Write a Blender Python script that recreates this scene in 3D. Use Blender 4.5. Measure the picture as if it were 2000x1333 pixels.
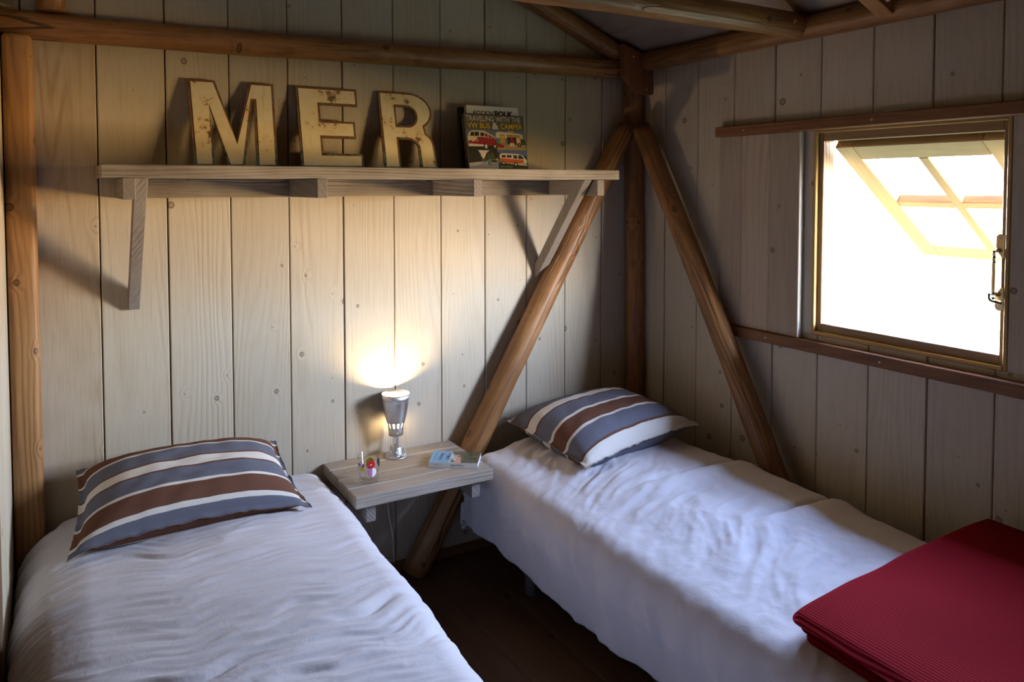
import bpy, bmesh, math, random
import numpy as np
from mathutils import Vector, Matrix, Euler

random.seed(7)
scene = bpy.context.scene
col = scene.collection
for o in list(bpy.data.objects):
    bpy.data.objects.remove(o)

# ------------------------------------------------------------------ camera
W = 2.307                       # inner face of the window wall
F_PX, CX, CY = 1497.5, 1000.0, 426.3
yaw, pitch, roll = math.radians(30.642), math.radians(2.365), math.radians(0.033)
fwd = Vector((math.sin(yaw) * math.cos(pitch), math.cos(yaw) * math.cos(pitch), -math.sin(pitch)))
rgt = Vector((math.cos(yaw), -math.sin(yaw), 0))
dwn = fwd.cross(rgt)
r2 = math.cos(roll) * rgt + math.sin(roll) * dwn
d2 = -math.sin(roll) * rgt + math.cos(roll) * dwn
cam_data = bpy.data.cameras.new('camera')
cam = bpy.data.objects.new('camera', cam_data)
col.objects.link(cam)
M = Matrix((r2, -d2, -fwd)).transposed().to_4x4()
M.translation = Vector((0, -2.7717, 1.5))
cam.matrix_world = M
cam_data.sensor_width = 36
cam_data.sensor_fit = 'HORIZONTAL'
cam_data.lens = F_PX * 36 / 2000
cam_data.shift_x = (1000 - CX) / 2000
cam_data.shift_y = -(666.5 - CY) / 2000
cam_data.clip_start = 0.02
scene.camera = cam

# ------------------------------------------------------------------ world, light, exposure
SKY_STRENGTH = 100.0
LAMP_POWER = 10.0
world = bpy.data.worlds.new('world')
scene.world = world
world.use_nodes = True
wt = world.node_tree
wt.nodes.clear()
w_out = wt.nodes.new('ShaderNodeOutputWorld')
w_bg = wt.nodes.new('ShaderNodeBackground')
w_tc = wt.nodes.new('ShaderNodeTexCoord')
w_sep = wt.nodes.new('ShaderNodeSeparateXYZ')
w_ramp = wt.nodes.new('ShaderNodeValToRGB')
w_map = wt.nodes.new('ShaderNodeMapRange')
wt.links.new(w_tc.outputs['Generated'], w_sep.inputs[0])
wt.links.new(w_sep.outputs['Z'], w_map.inputs['Value'])
w_map.inputs['From Min'].default_value = -1.0
w_map.inputs['From Max'].default_value = 1.0
wt.links.new(w_map.outputs['Result'], w_ramp.inputs[0])
w_cr = w_ramp.color_ramp
w_cr.elements[0].position = 0.492                  # dry sunlit ground up to the horizon
w_cr.elements[0].color = (0.86, 0.55, 0.24, 1)
w_cr.elements[1].position = 0.508                  # pale haze above the horizon
w_cr.elements[1].color = (0.95, 0.96, 0.97, 1)
for p_, c_ in ((0.62, (0.70, 0.80, 1.0, 1)), (0.75, (0.42, 0.53, 0.80, 1)), (0.90, (0.18, 0.26, 0.46, 1))):
    w_cr.elements.new(p_).color = c_
wt.links.new(w_ramp.outputs[0], w_bg.inputs['Color'])
w_bg.inputs['Strength'].default_value = SKY_STRENGTH
wt.links.new(w_bg.outputs[0], w_out.inputs[0])

pl = bpy.data.lights.new('window_portal', 'AREA')
pl.shape = 'RECTANGLE'
pl.size = 0.62
pl.size_y = 0.66
pl.cycles.is_portal = True
po = bpy.data.objects.new('window_portal', pl)
col.objects.link(po)
po.location = (W + 0.09, -1.308, 1.33)
po.rotation_euler = (0, math.radians(90), 0)

scene.view_settings.view_transform = 'Standard'
scene.view_settings.look = 'None'
scene.view_settings.gamma = 1
scene.view_settings.exposure = 0.5
scene.view_settings.use_curve_mapping = False
scene.cycles.use_denoising = True
scene.cycles.max_bounces = 12
scene.cycles.diffuse_bounces = 6
scene.cycles.use_adaptive_sampling = True
scene.cycles.adaptive_threshold = 0.015
scene.cycles.glossy_bounces = 4
scene.cycles.transmission_bounces = 8
scene.cycles.sample_clamp_indirect = 6.0
scene.cycles.caustics_reflective = False
scene.cycles.caustics_refractive = False


# ------------------------------------------------------------------ node helpers
class Nodes:
    def __init__(self, name):
        self.mat = bpy.data.materials.new(name)
        self.mat.use_nodes = True
        self.t = self.mat.node_tree
        self.t.nodes.clear()
        self.out = self.t.nodes.new('ShaderNodeOutputMaterial')
        self.b = self.t.nodes.new('ShaderNodeBsdfPrincipled')
        self.t.links.new(self.b.outputs[0], self.out.inputs[0])

    def new(self, kind, **kw):
        n = self.t.nodes.new(kind)
        for k, v in kw.items():
            setattr(n, k, v)
        return n

    def put(self, sock, v):
        if hasattr(v, 'is_output'):
            self.t.links.new(v, sock)
        else:
            sock.default_value = v

    def math(self, op, a, b=0.0, c=0.0, clamp=False):
        n = self.new('ShaderNodeMath', operation=op, use_clamp=clamp)
        self.put(n.inputs[0], a)
        self.put(n.inputs[1], b)
        self.put(n.inputs[2], c)
        return n.outputs[0]

    def smooth(self, v, lo, hi, a=0.0, b=1.0):
        n = self.new('ShaderNodeMapRange', interpolation_type='SMOOTHSTEP')
        self.put(n.inputs['Value'], v)
        self.put(n.inputs['From Min'], lo)
        self.put(n.inputs['From Max'], hi)
        self.put(n.inputs['To Min'], a)
        self.put(n.inputs['To Max'], b)
        return n.outputs[0]

    def xyz(self, x, y, z):
        n = self.new('ShaderNodeCombineXYZ')
        self.put(n.inputs[0], x)
        self.put(n.inputs[1], y)
        self.put(n.inputs[2], z)
        return n.outputs[0]

    def noise(self, vec, scale, detail=2.0, rough=0.5, dist=0.0):
        n = self.new('ShaderNodeTexNoise')
        self.put(n.inputs['Vector'], vec)
        n.inputs['Scale'].default_value = scale
        n.inputs['Detail'].default_value = detail
        n.inputs['Roughness'].default_value = rough
        n.inputs['Distortion'].default_value = dist
        return n.outputs['Fac']

    def mix(self, f, a, b, blend='MIX'):
        n = self.new('ShaderNodeMix', data_type='RGBA', blend_type=blend)
        self.put(n.inputs[0], f)
        self.put(n.inputs[6], a if hasattr(a, 'is_output') else (*a, 1))
        self.put(n.inputs[7], b if hasattr(b, 'is_output') else (*b, 1))
        return n.outputs[2]

    def bump(self, h, strength, dist=0.01):
        n = self.new('ShaderNodeBump')
        n.inputs['Strength'].default_value = strength
        n.inputs['Distance'].default_value = dist
        self.put(n.inputs['Height'], h)
        self.t.links.new(n.outputs[0], self.b.inputs['Normal'])

    def coords(self, spread=11.0):
        """object coordinates, shifted by a random amount for each object"""
        tc = self.new('ShaderNodeTexCoord')
        oi = self.new('ShaderNodeObjectInfo')
        s = self.new('ShaderNodeSeparateXYZ')
        self.t.links.new(tc.outputs['Object'], s.inputs[0])
        r = self.math('MULTIPLY', oi.outputs['Random'], spread)
        return s.outputs[0], s.outputs[1], s.outputs[2], r, oi.outputs['Random']


def wood(name, base, dark, knot, axis='Z', ring=32.0, grain=0.5, fine=0.35, knots=0.6, cell=4.0,
         mottle=0.25, wash=None, rough=0.75, bump=0.25, crack=0.0, vary=0.12, spec=0.25, warp=2.2):
    m = Nodes(name)
    x, y, z, r, rnd = m.coords()
    a, b, c = {'Z': (x, y, z), 'X': (z, y, x), 'Y': (x, z, y)}[axis]
    a = m.math('ADD', a, r)
    c = m.math('ADD', c, m.math('MULTIPLY', r, 1.7))
    ab = m.math('ADD', a, m.math('MULTIPLY', b, 0.8))
    # knots
    v = m.new('ShaderNodeTexVoronoi', feature='F1', voronoi_dimensions='2D')
    m.put(v.inputs['Vector'], m.xyz(m.math('MULTIPLY', ab, 1.15), c, 0.0))
    v.inputs['Scale'].default_value = cell
    sepc = m.new('ShaderNodeSeparateColor')
    m.t.links.new(v.outputs['Color'], sepc.inputs[0])
    has = m.smooth(sepc.outputs[0], 1.0 - knots, 1.0 - knots + 0.01)
    rad = m.math('MULTIPLY_ADD', m.math('POWER', sepc.outputs[1], 2.5), 0.055, 0.014)
    d = v.outputs['Distance']
    kmask = m.math('MULTIPLY', m.smooth(d, m.math('MULTIPLY', rad, 1.25), m.math('MULTIPLY', rad, 0.8)), has)
    kring = m.math('MULTIPLY', m.math('MULTIPLY', m.smooth(d, m.math('MULTIPLY', rad, 0.55), rad),
                                      m.smooth(d, m.math('MULTIPLY', rad, 1.3), rad)), has)
    halo = m.math('MULTIPLY', m.smooth(d, 0.20, 0.0), has)
    # growth rings, bent round the knots
    low = m.noise(m.xyz(m.math('MULTIPLY', ab, 5.0), m.math('MULTIPLY', c, 0.55), rnd), 1.0, 2.0, 0.5)
    ph = m.math('MULTIPLY', ab, ring)
    ph = m.math('MULTIPLY_ADD', low, warp * 6.0, ph)
    ph = m.math('MULTIPLY_ADD', halo, 1.1, ph)
    s = m.math('SINE', m.math('MULTIPLY', ph, 6.2832))
    rings = m.math('POWER', m.math('MULTIPLY_ADD', s, 0.5, 0.5), 2.0)
    amp = m.noise(m.xyz(m.math('MULTIPLY', ab, 9.0), m.math('MULTIPLY', c, 0.8), 3.1), 1.0, 1.0)
    rings = m.math('MULTIPLY', rings, m.smooth(amp, 0.35, 0.7, 0.15, 1.0))
    fine_n = m.noise(m.xyz(m.math('MULTIPLY', ab, 260.0), m.math('MULTIPLY', c, 7.0), m.math('MULTIPLY', b, 90.0)), 1.0, 3.0, 0.6)
    g = m.math('ADD', m.math('MULTIPLY', rings, grain), m.math('MULTIPLY', m.smooth(fine_n, 0.42, 0.72), fine), clamp=True)
    colr = m.mix(g, base, dark)
    mot = m.noise(m.xyz(m.math('MULTIPLY', ab, 3.0), m.math('MULTIPLY', c, 2.0), 7.7), 1.6, 3.0, 0.6)
    if wash:
        colr = m.mix(m.smooth(mot, 0.4, 0.72, 0.0, mottle), colr, wash)
    else:
        colr = m.mix(m.smooth(mot, 0.4, 0.72, 0.0, mottle), colr, dark)
    tone = m.math('MULTIPLY_ADD', m.math('SUBTRACT', rnd, 0.5), vary * 2.0, 1.0)
    hsv = m.new('ShaderNodeHueSaturation')
    m.t.links.new(colr, hsv.inputs['Color'])
    m.put(hsv.inputs['Value'], tone)
    colr = hsv.outputs[0]
    if knots > 0:
        colr = m.mix(m.math('MULTIPLY', kmask, 0.55), colr, knot)
        colr = m.mix(m.math('MULTIPLY', kring, 0.75), colr, tuple(k * 0.45 for k in knot))
    h = m.math('SUBTRACT', m.math('MULTIPLY', fine_n, 0.35), m.math('MULTIPLY', rings, 0.5))
    if crack > 0:
        ck = m.noise(m.xyz(m.math('MULTIPLY', ab, 9.0), m.math('MULTIPLY', c, 0.7), m.math('MULTIPLY', b, 9.0)), 1.0, 2.0, 0.5)
        ck = m.smooth(m.math('ABSOLUTE', m.math('SUBTRACT', ck, 0.5)), 0.016, 0.004)
        gate = m.noise(m.xyz(ab, m.math('MULTIPLY', c, 1.3), 5.0), 2.0, 1.0)
        ck = m.math('MULTIPLY', ck, m.smooth(gate, 0.5, 0.62))
        colr = m.mix(m.math('MULTIPLY', ck, crack), colr, (0.012, 0.007, 0.004))
        h = m.math('SUBTRACT', h, m.math('MULTIPLY', ck, 2.0))
    m.t.links.new(colr, m.b.inputs['Base Color'])
    m.b.inputs['Roughness'].default_value = rough
    m.b.inputs['Specular IOR Level'].default_value = spec
    m.bump(h, bump, 0.004)
    return m.mat


def plain(name, c, rough=0.6, metal=0.0, spec=0.5, noise=0.0, nscale=40.0, bump=0.0, bdist=0.002):
    m = Nodes(name)
    if noise or bump:
        tc = m.new('ShaderNodeTexCoord')
        n = m.noise(tc.outputs['Object'], nscale, 4.0, 0.6)
        if noise:
            m.t.links.new(m.mix(m.smooth(n, 0.3, 0.7), tuple(k * (1 - noise) for k in c), tuple(min(1, k * (1 + noise)) for k in c)), m.b.inputs['Base Color'])
        if bump:
            m.bump(n, bump, bdist)
    if not noise:
        m.b.inputs['Base Color'].default_value = (*c, 1)
    m.b.inputs['Roughness'].default_value = rough
    m.b.inputs['Metallic'].default_value = metal
    m.b.inputs['Specular IOR Level'].default_value = spec
    return m.mat


def metal_brushed(name, c, rough=0.3):
    m = Nodes(name)
    tc = m.new('ShaderNodeTexCoord')
    mp = m.new('ShaderNodeMapping')
    mp.inputs['Scale'].default_value = (20, 20, 900)
    m.t.links.new(tc.outputs['Object'], mp.inputs[0])
    n = m.noise(mp.outputs[0], 1.0, 2.0)
    m.put(m.b.inputs['Roughness'], m.smooth(n, 0.2, 0.8, rough * 0.8, rough * 1.3))
    m.b.inputs['Base Color'].default_value = (*c, 1)
    m.b.inputs['Metallic'].default_value = 1.0
    m.b.inputs['Anisotropic'].default_value = 0.6
    return m.mat


def glass_mat(name, tint=(1, 1, 1), solid=False):
    m = Nodes(name)
    if solid:
        m.t.nodes.remove(m.b)
        g = m.new('ShaderNodeBsdfGlass')
        g.inputs['IOR'].default_value = 1.45
        g.inputs['Color'].default_value = (*tint, 1)
        g.inputs['Roughness'].default_value = 0.0
        m.t.links.new(g.outputs[0], m.out.inputs[0])
    else:
        m.t.nodes.remove(m.b)
        tr = m.new('ShaderNodeBsdfTransparent')
        tr.inputs['Color'].default_value = (*tint, 1)
        gl = m.new('ShaderNodeBsdfGlossy')
        gl.inputs['Roughness'].default_value = 0.02
        lw = m.new('ShaderNodeLayerWeight')
        lw.inputs['Blend'].default_value = 0.5
        fr = m.new('ShaderNodeMath', operation='MULTIPLY_ADD')
        pw = m.new('ShaderNodeMath', operation='POWER')
        pw.inputs[1].default_value = 4.0
        m.t.links.new(lw.outputs['Facing'], pw.inputs[0])
        m.t.links.new(pw.outputs[0], fr.inputs[0])
        fr.inputs[1].default_value = 0.55
        fr.inputs[2].default_value = 0.03
        mx = m.new('ShaderNodeMixShader')
        m.t.links.new(fr.outputs[0], mx.inputs[0])
        m.t.links.new(tr.outputs[0], mx.inputs[1])
        m.t.links.new(gl.outputs[0], mx.inputs[2])
        m.t.links.new(mx.outputs[0], m.out.inputs[0])
    return m.mat


# ------------------------------------------------------------------ materials
LIME, LIME_D, LIME_K = (0.50, 0.445, 0.35), (0.34, 0.27, 0.185), (0.20, 0.13, 0.085)
LOG, LOG_D, LOG_K = (0.33, 0.165, 0.062), (0.15, 0.062, 0.020), (0.075, 0.026, 0.010)
GREY, GREY_D = (0.30, 0.265, 0.235), (0.12, 0.102, 0.09)
MAT = {}
MAT['lime_z'] = wood('limewashed_spruce', LIME, LIME_D, LIME_K, 'Z', 40, 0.30, 0.34, 0.50, 6.2, 0.45, (0.48, 0.45, 0.39), 0.75, 0.22, vary=0.07)
MAT['lime_bold'] = wood('bold_grain_spruce', (0.47, 0.39, 0.285), (0.29, 0.205, 0.125), LIME_K, 'Z', 17, 0.55, 0.30, 0.75, 4.6, 0.5, (0.56, 0.52, 0.46), 0.75, 0.35, vary=0.0, warp=2.8)
MAT['log_z'] = wood('varnished_log', LOG, LOG_D, LOG_K, 'Z', 46, 0.7, 0.6, 0.9, 4.2, 0.6, None, 0.45, 0.6, crack=0.7, vary=0.12, spec=0.4)
MAT['post_z'] = wood('debarked_post', (0.40, 0.22, 0.09), (0.22, 0.10, 0.035), LOG_K, 'Z', 38, 0.6, 0.35, 0.75, 5.0, 0.3, None, 0.5, 0.35, vary=0.0, spec=0.4)
MAT['stain_y'] = wood('stained_batten', (0.23, 0.105, 0.05), (0.11, 0.042, 0.018), LOG_K, 'Y', 40, 0.4, 0.4, 0.3, 4.0, 0.3, None, 0.55, 0.2)
MAT['stain_z'] = wood('stained_gusset', (0.26, 0.12, 0.045), (0.12, 0.045, 0.016), LOG_K, 'Z', 40, 0.4, 0.4, 0.0, 4.0, 0.3, None, 0.55, 0.2)
MAT['grey_x'] = wood('grey_washed_board', GREY, GREY_D, (0.13, 0.10, 0.08), 'X', 85, 0.9, 0.6, 0.3, 5.0, 0.6, (0.46, 0.43, 0.40), 0.8, 0.5)
MAT['grey_y'] = wood('grey_washed_cleat', (0.25, 0.22, 0.20), GREY_D, (0.13, 0.10, 0.08), 'Y', 60, 0.5, 0.45, 0.0, 4.0, 0.4, (0.33, 0.31, 0.295), 0.8, 0.35)
MAT['grey_z'] = wood('grey_washed_strut', (0.26, 0.23, 0.205), GREY_D, (0.13, 0.10, 0.08), 'Z', 60, 0.5, 0.45, 0.2, 4.0, 0.4, (0.33, 0.31, 0.295), 0.8, 0.35)
MAT['ns_x'] = wood('bedside_board', (0.34, 0.29, 0.24), (0.17, 0.14, 0.115), (0.17, 0.125, 0.09), 'X', 70, 0.85, 0.5, 0.5, 4.5, 0.4, (0.40, 0.365, 0.325), 0.7, 0.3)
MAT['shutter_z'] = wood('shutter_board', (0.46, 0.385, 0.30), (0.26, 0.185, 0.125), LIME_K, 'Z', 24, 0.5, 0.3, 0.8, 4.5, 0.4, (0.38, 0.335, 0.285), 0.7, 0.25)
MAT['frame_y'] = wood('window_frame_wood', (0.30, 0.20, 0.105), (0.17, 0.10, 0.045), LOG_K, 'Y', 50, 0.35, 0.3, 0.0, 4.0, 0.2, None, 0.5, 0.15)
MAT['frame_z'] = wood('window_jamb_wood', (0.30, 0.20, 0.105), (0.17, 0.10, 0.045), LOG_K, 'Z', 50, 0.35, 0.3, 0.0, 4.0, 0.2, None, 0.5, 0.15)
MAT['bead_y'] = wood('gold_bead', (0.46, 0.31, 0.12), (0.30, 0.18, 0.06), LOG_K, 'Y', 50, 0.35, 0.3, 0.0, 4.0, 0.2, None, 0.45, 0.1)
MAT['bead_z'] = wood('gold_bead_upright', (0.46, 0.31, 0.12), (0.30, 0.18, 0.06), LOG_K, 'Z', 50, 0.35, 0.3, 0.0, 4.0, 0.2, None, 0.45, 0.1)
MAT['sash_x'] = wood('sash_wood', (0.50, 0.355, 0.20), (0.36, 0.23, 0.11), (0.20, 0.10, 0.04), 'X', 40, 0.35, 0.25, 0.4, 5.0, 0.2, None, 0.55, 0.1)
MAT['sash_z'] = wood('sash_stile_wood', (0.50, 0.355, 0.20), (0.36, 0.23, 0.11), (0.20, 0.10, 0.04), 'Z', 40, 0.35, 0.25, 0.4, 5.0, 0.2, None, 0.55, 0.1)
MAT['roof'] = wood('roof_panel', (0.33, 0.275, 0.23), (0.20, 0.155, 0.125), LIME_K, 'Y', 14, 0.3, 0.2, 0.3, 3.0, 0.4, None, 0.8, 0.1)
MAT['floor'] = wood('dark_floor_board', (0.115, 0.055, 0.026), (0.055, 0.025, 0.012), (0.02, 0.01, 0.006), 'Y', 22, 0.45, 0.3, 0.5, 3.5, 0.4, None, 0.45, 0.15, vary=0.1)
MAT['dark_z'] = wood('dark_stained_plank', (0.16, 0.10, 0.06), (0.08, 0.05, 0.03), LOG_K, 'Z', 26, 0.3, 0.2, 0.4, 4.2, 0.3, None, 0.7, 0.2)  # planks out of view, darkened to limit bounce onto the window wall
MAT['back'] = plain('sheathing_dark', (0.10, 0.07, 0.045), 0.9)
MAT['skirt'] = wood('skirting_wood', (0.17, 0.08, 0.035), (0.08, 0.035, 0.015), LOG_K, 'X', 40, 0.4, 0.3, 0.2, 4.0, 0.3, None, 0.6, 0.15)
MAT['steel'] = plain('screw_steel', (0.55, 0.54, 0.52), 0.35, 1.0)
MAT['alu'] = plain('aluminium_strip', (0.75, 0.75, 0.75), 0.3, 0.6)
MAT['lamp'] = metal_brushed('brushed_steel', (0.80, 0.78, 0.76), 0.36)
MAT['brass'] = plain('champagne_metal', (0.62, 0.50, 0.30), 0.32, 0.85)
MAT['chrome'] = plain('dark_chrome', (0.35, 0.33, 0.30), 0.2, 1.0)
MAT['white'] = plain('white_plastic', (0.8, 0.8, 0.78), 0.4)
MAT['black'] = plain('black_ink', (0.012, 0.011, 0.011), 0.5)
MAT['dark'] = plain('dark_plastic', (0.028, 0.028, 0.035), 0.5)
MAT['glass'] = glass_mat('window_glass', (0.97, 0.98, 0.97))
MAT['tumbler'] = glass_mat('tumbler_glass', (0.98, 0.985, 0.985))
MAT['grass'] = plain('grass', (0.055, 0.062, 0.028), 0.9, noise=0.3, nscale=3.0)


def cloth(name, c, bump=0.15, scale=900.0, sheen=0.1):
    m = Nodes(name)
    tc = m.new('ShaderNodeTexCoord')
    n = m.noise(tc.outputs['Object'], scale, 2.0)
    n2 = m.noise(tc.outputs['Object'], 26.0, 4.0, 0.65, 0.6)
    m.bump(m.math('ADD', m.math('MULTIPLY', n, 0.10), m.math('MULTIPLY', n2, 0.9)), bump, 0.006)
    m.b.inputs['Base Color'].default_value = (*c, 1)
    m.b.inputs['Roughness'].default_value = 0.9
    m.b.inputs['Specular IOR Level'].default_value = 0.15
    m.b.inputs['Sheen Weight'].default_value = sheen
    return m.mat


MAT['duvet'] = cloth('white_cotton', (0.62, 0.60, 0.65), 0.28)
MAT['mattress'] = plain('mattress_ticking', (0.62, 0.58, 0.53), 0.9)
MAT['bed_base'] = plain('grey_bed_base', (0.07, 0.068, 0.07), 0.6)


def stripes(name, phase):
    """woven stripes that repeat every 0.399 m along v"""
    m = Nodes(name)
    uv = m.new('ShaderNodeUVMap')
    s = m.new('ShaderNodeSeparateXYZ')
    m.t.links.new(uv.outputs[0], s.inputs[0])
    f = m.math('FRACT', m.math('DIVIDE', m.math('ADD', s.outputs[1], phase), 0.399))
    rp = m.new('ShaderNodeValToRGB')
    m.t.links.new(f, rp.inputs[0])
    cr = rp.color_ramp
    cr.interpolation = 'CONSTANT'
    BL, BR, CR = (0.135, 0.14, 0.185, 1), (0.135, 0.062, 0.042, 1), (0.66, 0.63, 0.59, 1)
    seq = [(0.097, BL), (0.012, BR), (0.055, CR), (0.012, BR), (0.097, BL), (0.018, CR), (0.090, BR), (0.018, CR)]
    p = 0.0
    for i, (w, c) in enumerate(seq):
        e = cr.elements[i] if i < 2 else cr.elements.new(p / 0.399)
        e.position = p / 0.399
        e.color = c
        p += w
    m.t.links.new(rp.outputs[0], m.b.inputs['Base Color'])
    tc = m.new('ShaderNodeTexCoord')
    n = m.noise(tc.outputs['Object'], 1200.0, 2.0)
    n2 = m.noise(tc.outputs['Object'], 18.0, 3.0, 0.6, 0.4)
    m.bump(m.math('ADD', m.math('MULTIPLY', n, 0.1), n2), 0.12, 0.006)
    m.b.inputs['Roughness'].default_value = 0.9
    m.b.inputs['Specular IOR Level'].default_value = 0.15
    return m.mat


def blanket_mat():
    m = Nodes('red_ribbed_wool')
    tc = m.new('ShaderNodeTexCoord')
    s = m.new('ShaderNodeSeparateXYZ')
    m.t.links.new(tc.outputs['Object'], s.inputs[0])
    w = m.noise(tc.outputs['Object'], 3.0, 1.0)
    p = m.math('MULTIPLY_ADD', w, 0.05, s.outputs[0])
    rib = m.math('SINE', m.math('MULTIPLY', p, 2 * math.pi / 0.0085))
    rib2 = m.math('SINE', m.math('MULTIPLY', s.outputs[1], 2 * math.pi / 0.012))
    g = m.math('ADD', m.math('MULTIPLY_ADD', rib, 0.5, 0.5), m.math('MULTIPLY', rib2, 0.06))
    n = m.noise(tc.outputs['Object'], 500.0, 2.0)
    m.t.links.new(m.mix(m.math('MULTIPLY_ADD', n, 0.4, m.math('MULTIPLY', g, 0.5), clamp=True), (0.14, 0.0002, 0.004), (0.28, 0.0007, 0.010)), m.b.inputs['Base Color'])
    m.bump(g, 0.35, 0.002)
    m.b.inputs['Roughness'].default_value = 0.95
    m.b.inputs['Specular IOR Level'].default_value = 0.1
    return m.mat


MAT['blanket'] = blanket_mat()


def enamel(name):
    """old cream enamel with rust spots, runs and grime"""
    m = Nodes(name)
    x, y, z, r, rnd = m.coords()
    a = m.math('ADD', x, r)
    v = m.xyz(a, m.math('ADD', r, 0.0), z)
    big = m.noise(v, 9.0, 4.0, 0.65)
    fine = m.noise(v, 45.0, 4.0, 0.7)
    run = m.noise(m.xyz(m.math('MULTIPLY', a, 60.0), 0.0, m.math('MULTIPLY', z, 6.0)), 1.0, 3.0, 0.6)
    c = m.mix(m.smooth(big, 0.35, 0.7), (0.80, 0.74, 0.54), (0.74, 0.62, 0.36))
    c = m.mix(m.smooth(run, 0.56, 0.78, 0.0, 0.55), c, (0.45, 0.27, 0.07))
    mask = m.math('ADD', m.math('MULTIPLY', big, 0.62), m.math('MULTIPLY', fine, 0.38))
    c = m.mix(m.smooth(mask, 0.545, 0.61, 0.0, 0.9), c, (0.20, 0.09, 0.025))
    c = m.mix(m.smooth(mask, 0.60, 0.66, 0.0, 0.85), c, (0.05, 0.045, 0.035))
    m.t.links.new(c, m.b.inputs['Base Color'])
    m.b.inputs['Roughness'].default_value = 0.45
    m.bump(m.smooth(mask, 0.57, 0.66, 1.0, 0.0), 0.25, 0.001)
    return m.mat


def rust(name):
    m = Nodes(name)
    x, y, z, r, rnd = m.coords()
    v = m.xyz(m.math('ADD', x, r), y, z)
    n = m.noise(v, 26.0, 5.0, 0.7)
    n2 = m.noise(v, 60.0, 4.0, 0.7)
    up = m.smooth(z, 0.02, 0.13)
    c = m.mix(m.smooth(n, 0.42, 0.58), (0.13, 0.21, 0.19), (0.06, 0.032, 0.018))
    c = m.mix(m.math('MULTIPLY', up, m.smooth(n2, 0.35, 0.6, 0.35, 0.95)), c, (0.19, 0.075, 0.018))
    m.t.links.new(c, m.b.inputs['Base Color'])
    m.b.inputs['Roughness'].default_value = 0.75
    m.bump(n2, 0.4, 0.002)
    return m.mat


MAT['enamel'] = enamel('cream_enamel')
MAT['rust'] = rust('rusted_edge')


# ------------------------------------------------------------------ geometry helpers
def tag(o, label=None, cat=None, group=None, kind=None):
    if label:
        o['label'] = label
    if cat:
        o['category'] = cat
    if group:
        o['group'] = group
    if kind:
        o['kind'] = kind
    return o


def link(o, parent=None):
    col.objects.link(o)
    if parent is not None:
        o.parent = parent
    return o


def empty(name, loc=(0, 0, 0), rot=(0, 0, 0), parent=None):
    o = bpy.data.objects.new(name, None)
    o.empty_display_size = 0.05
    o.location = loc
    o.rotation_euler = rot
    return link(o, parent)


def mesh_obj(name, verts, faces, mat, parent=None, smooth=False, loc=None, rot=None, uvs=None):
    me = bpy.data.meshes.new(name)
    me.from_pydata([tuple(v) for v in verts], [], [tuple(f) for f in faces])
    if mat is not None:
        me.materials.append(MAT[mat] if isinstance(mat, str) else mat)
    if smooth:
        me.polygons.foreach_set('use_smooth', [True] * len(me.polygons))
    if uvs is not None:
        ul = me.uv_layers.new(name='UVMap')
        li = np.empty(len(me.loops), dtype=np.int32)
        me.loops.foreach_get('vertex_index', li)
        ul.data.foreach_set('uv', np.asarray(uvs, dtype=np.float32)[li].ravel())
    me.update()
    o = bpy.data.objects.new(name, me)
    if loc is not None:
        o.location = loc
    if rot is not None:
        o.rotation_euler = rot
    return link(o, parent)


def bm_obj(name, bm, mat, parent=None, smooth=False, loc=None, rot=None):
    bmesh.ops.recalc_face_normals(bm, faces=bm.faces[:])
    me = bpy.data.meshes.new(name)
    bm.to_mesh(me)
    bm.free()
    me.materials.append(MAT[mat] if isinstance(mat, str) else mat)
    if smooth:
        me.polygons.foreach_set('use_smooth', [True] * len(me.polygons))
    o = bpy.data.objects.new(name, me)
    if loc is not None:
        o.location = loc
    if rot is not None:
        o.rotation_euler = rot
    return link(o, parent)


def box(name, lo, hi, mat, parent=None, bevel=0.0, segs=1, smooth=False, origin=None):
    """axis-aligned box given by two corners; its origin is its centre, so object coordinates start there"""
    lo, hi = Vector(lo), Vector(hi)
    c = (lo + hi) / 2 if origin is None else Vector(origin)
    s = (hi - lo) / 2
    mid = (lo + hi) / 2 - c
    bm = bmesh.new()
    bmesh.ops.create_cube(bm, size=2.0)
    for v in bm.verts:
        v.co = Vector((v.co.x * s.x, v.co.y * s.y, v.co.z * s.z)) + mid
    if bevel > 0:
        bmesh.ops.bevel(bm, geom=bm.edges[:], offset=bevel, segments=segs, affect='EDGES', profile=0.5)
    return bm_obj(name, bm, mat, parent, smooth, c)


def prism(name, poly, t0, t1, mat, parent=None, axes='XZ', bevel=0.0, loc=None, rot=None):
    """extrude a 2D outline; axes XZ: outline in x,z, extruded along y from t0 to t1"""
    def P(p, t):
        return {'XZ': (p[0], t, p[1]), 'YZ': (t, p[0], p[1]), 'XY': (p[0], p[1], t)}[axes]
    bm = bmesh.new()
    a = [bm.verts.new(P(p, t0)) for p in poly]
    b = [bm.verts.new(P(p, t1)) for p in poly]
    n = len(poly)
    bm.faces.new(a)
    bm.faces.new(b[::-1])
    for i in range(n):
        bm.faces.new((a[i], b[i], b[(i + 1) % n], a[(i + 1) % n]))
    if bevel > 0:
        bmesh.ops.recalc_face_normals(bm, faces=bm.faces[:])
        bmesh.ops.bevel(bm, geom=bm.edges[:], offset=bevel, segments=1, affect='EDGES')
    return bm_obj(name, bm, mat, parent, False, loc, rot)


# numpy gradient noise
_rng = np.random.RandomState(3)
_perm = _rng.permutation(256)
_perm = np.concatenate([_perm, _perm, _perm])
_ang = _rng.rand(256) * 2 * np.pi


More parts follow.
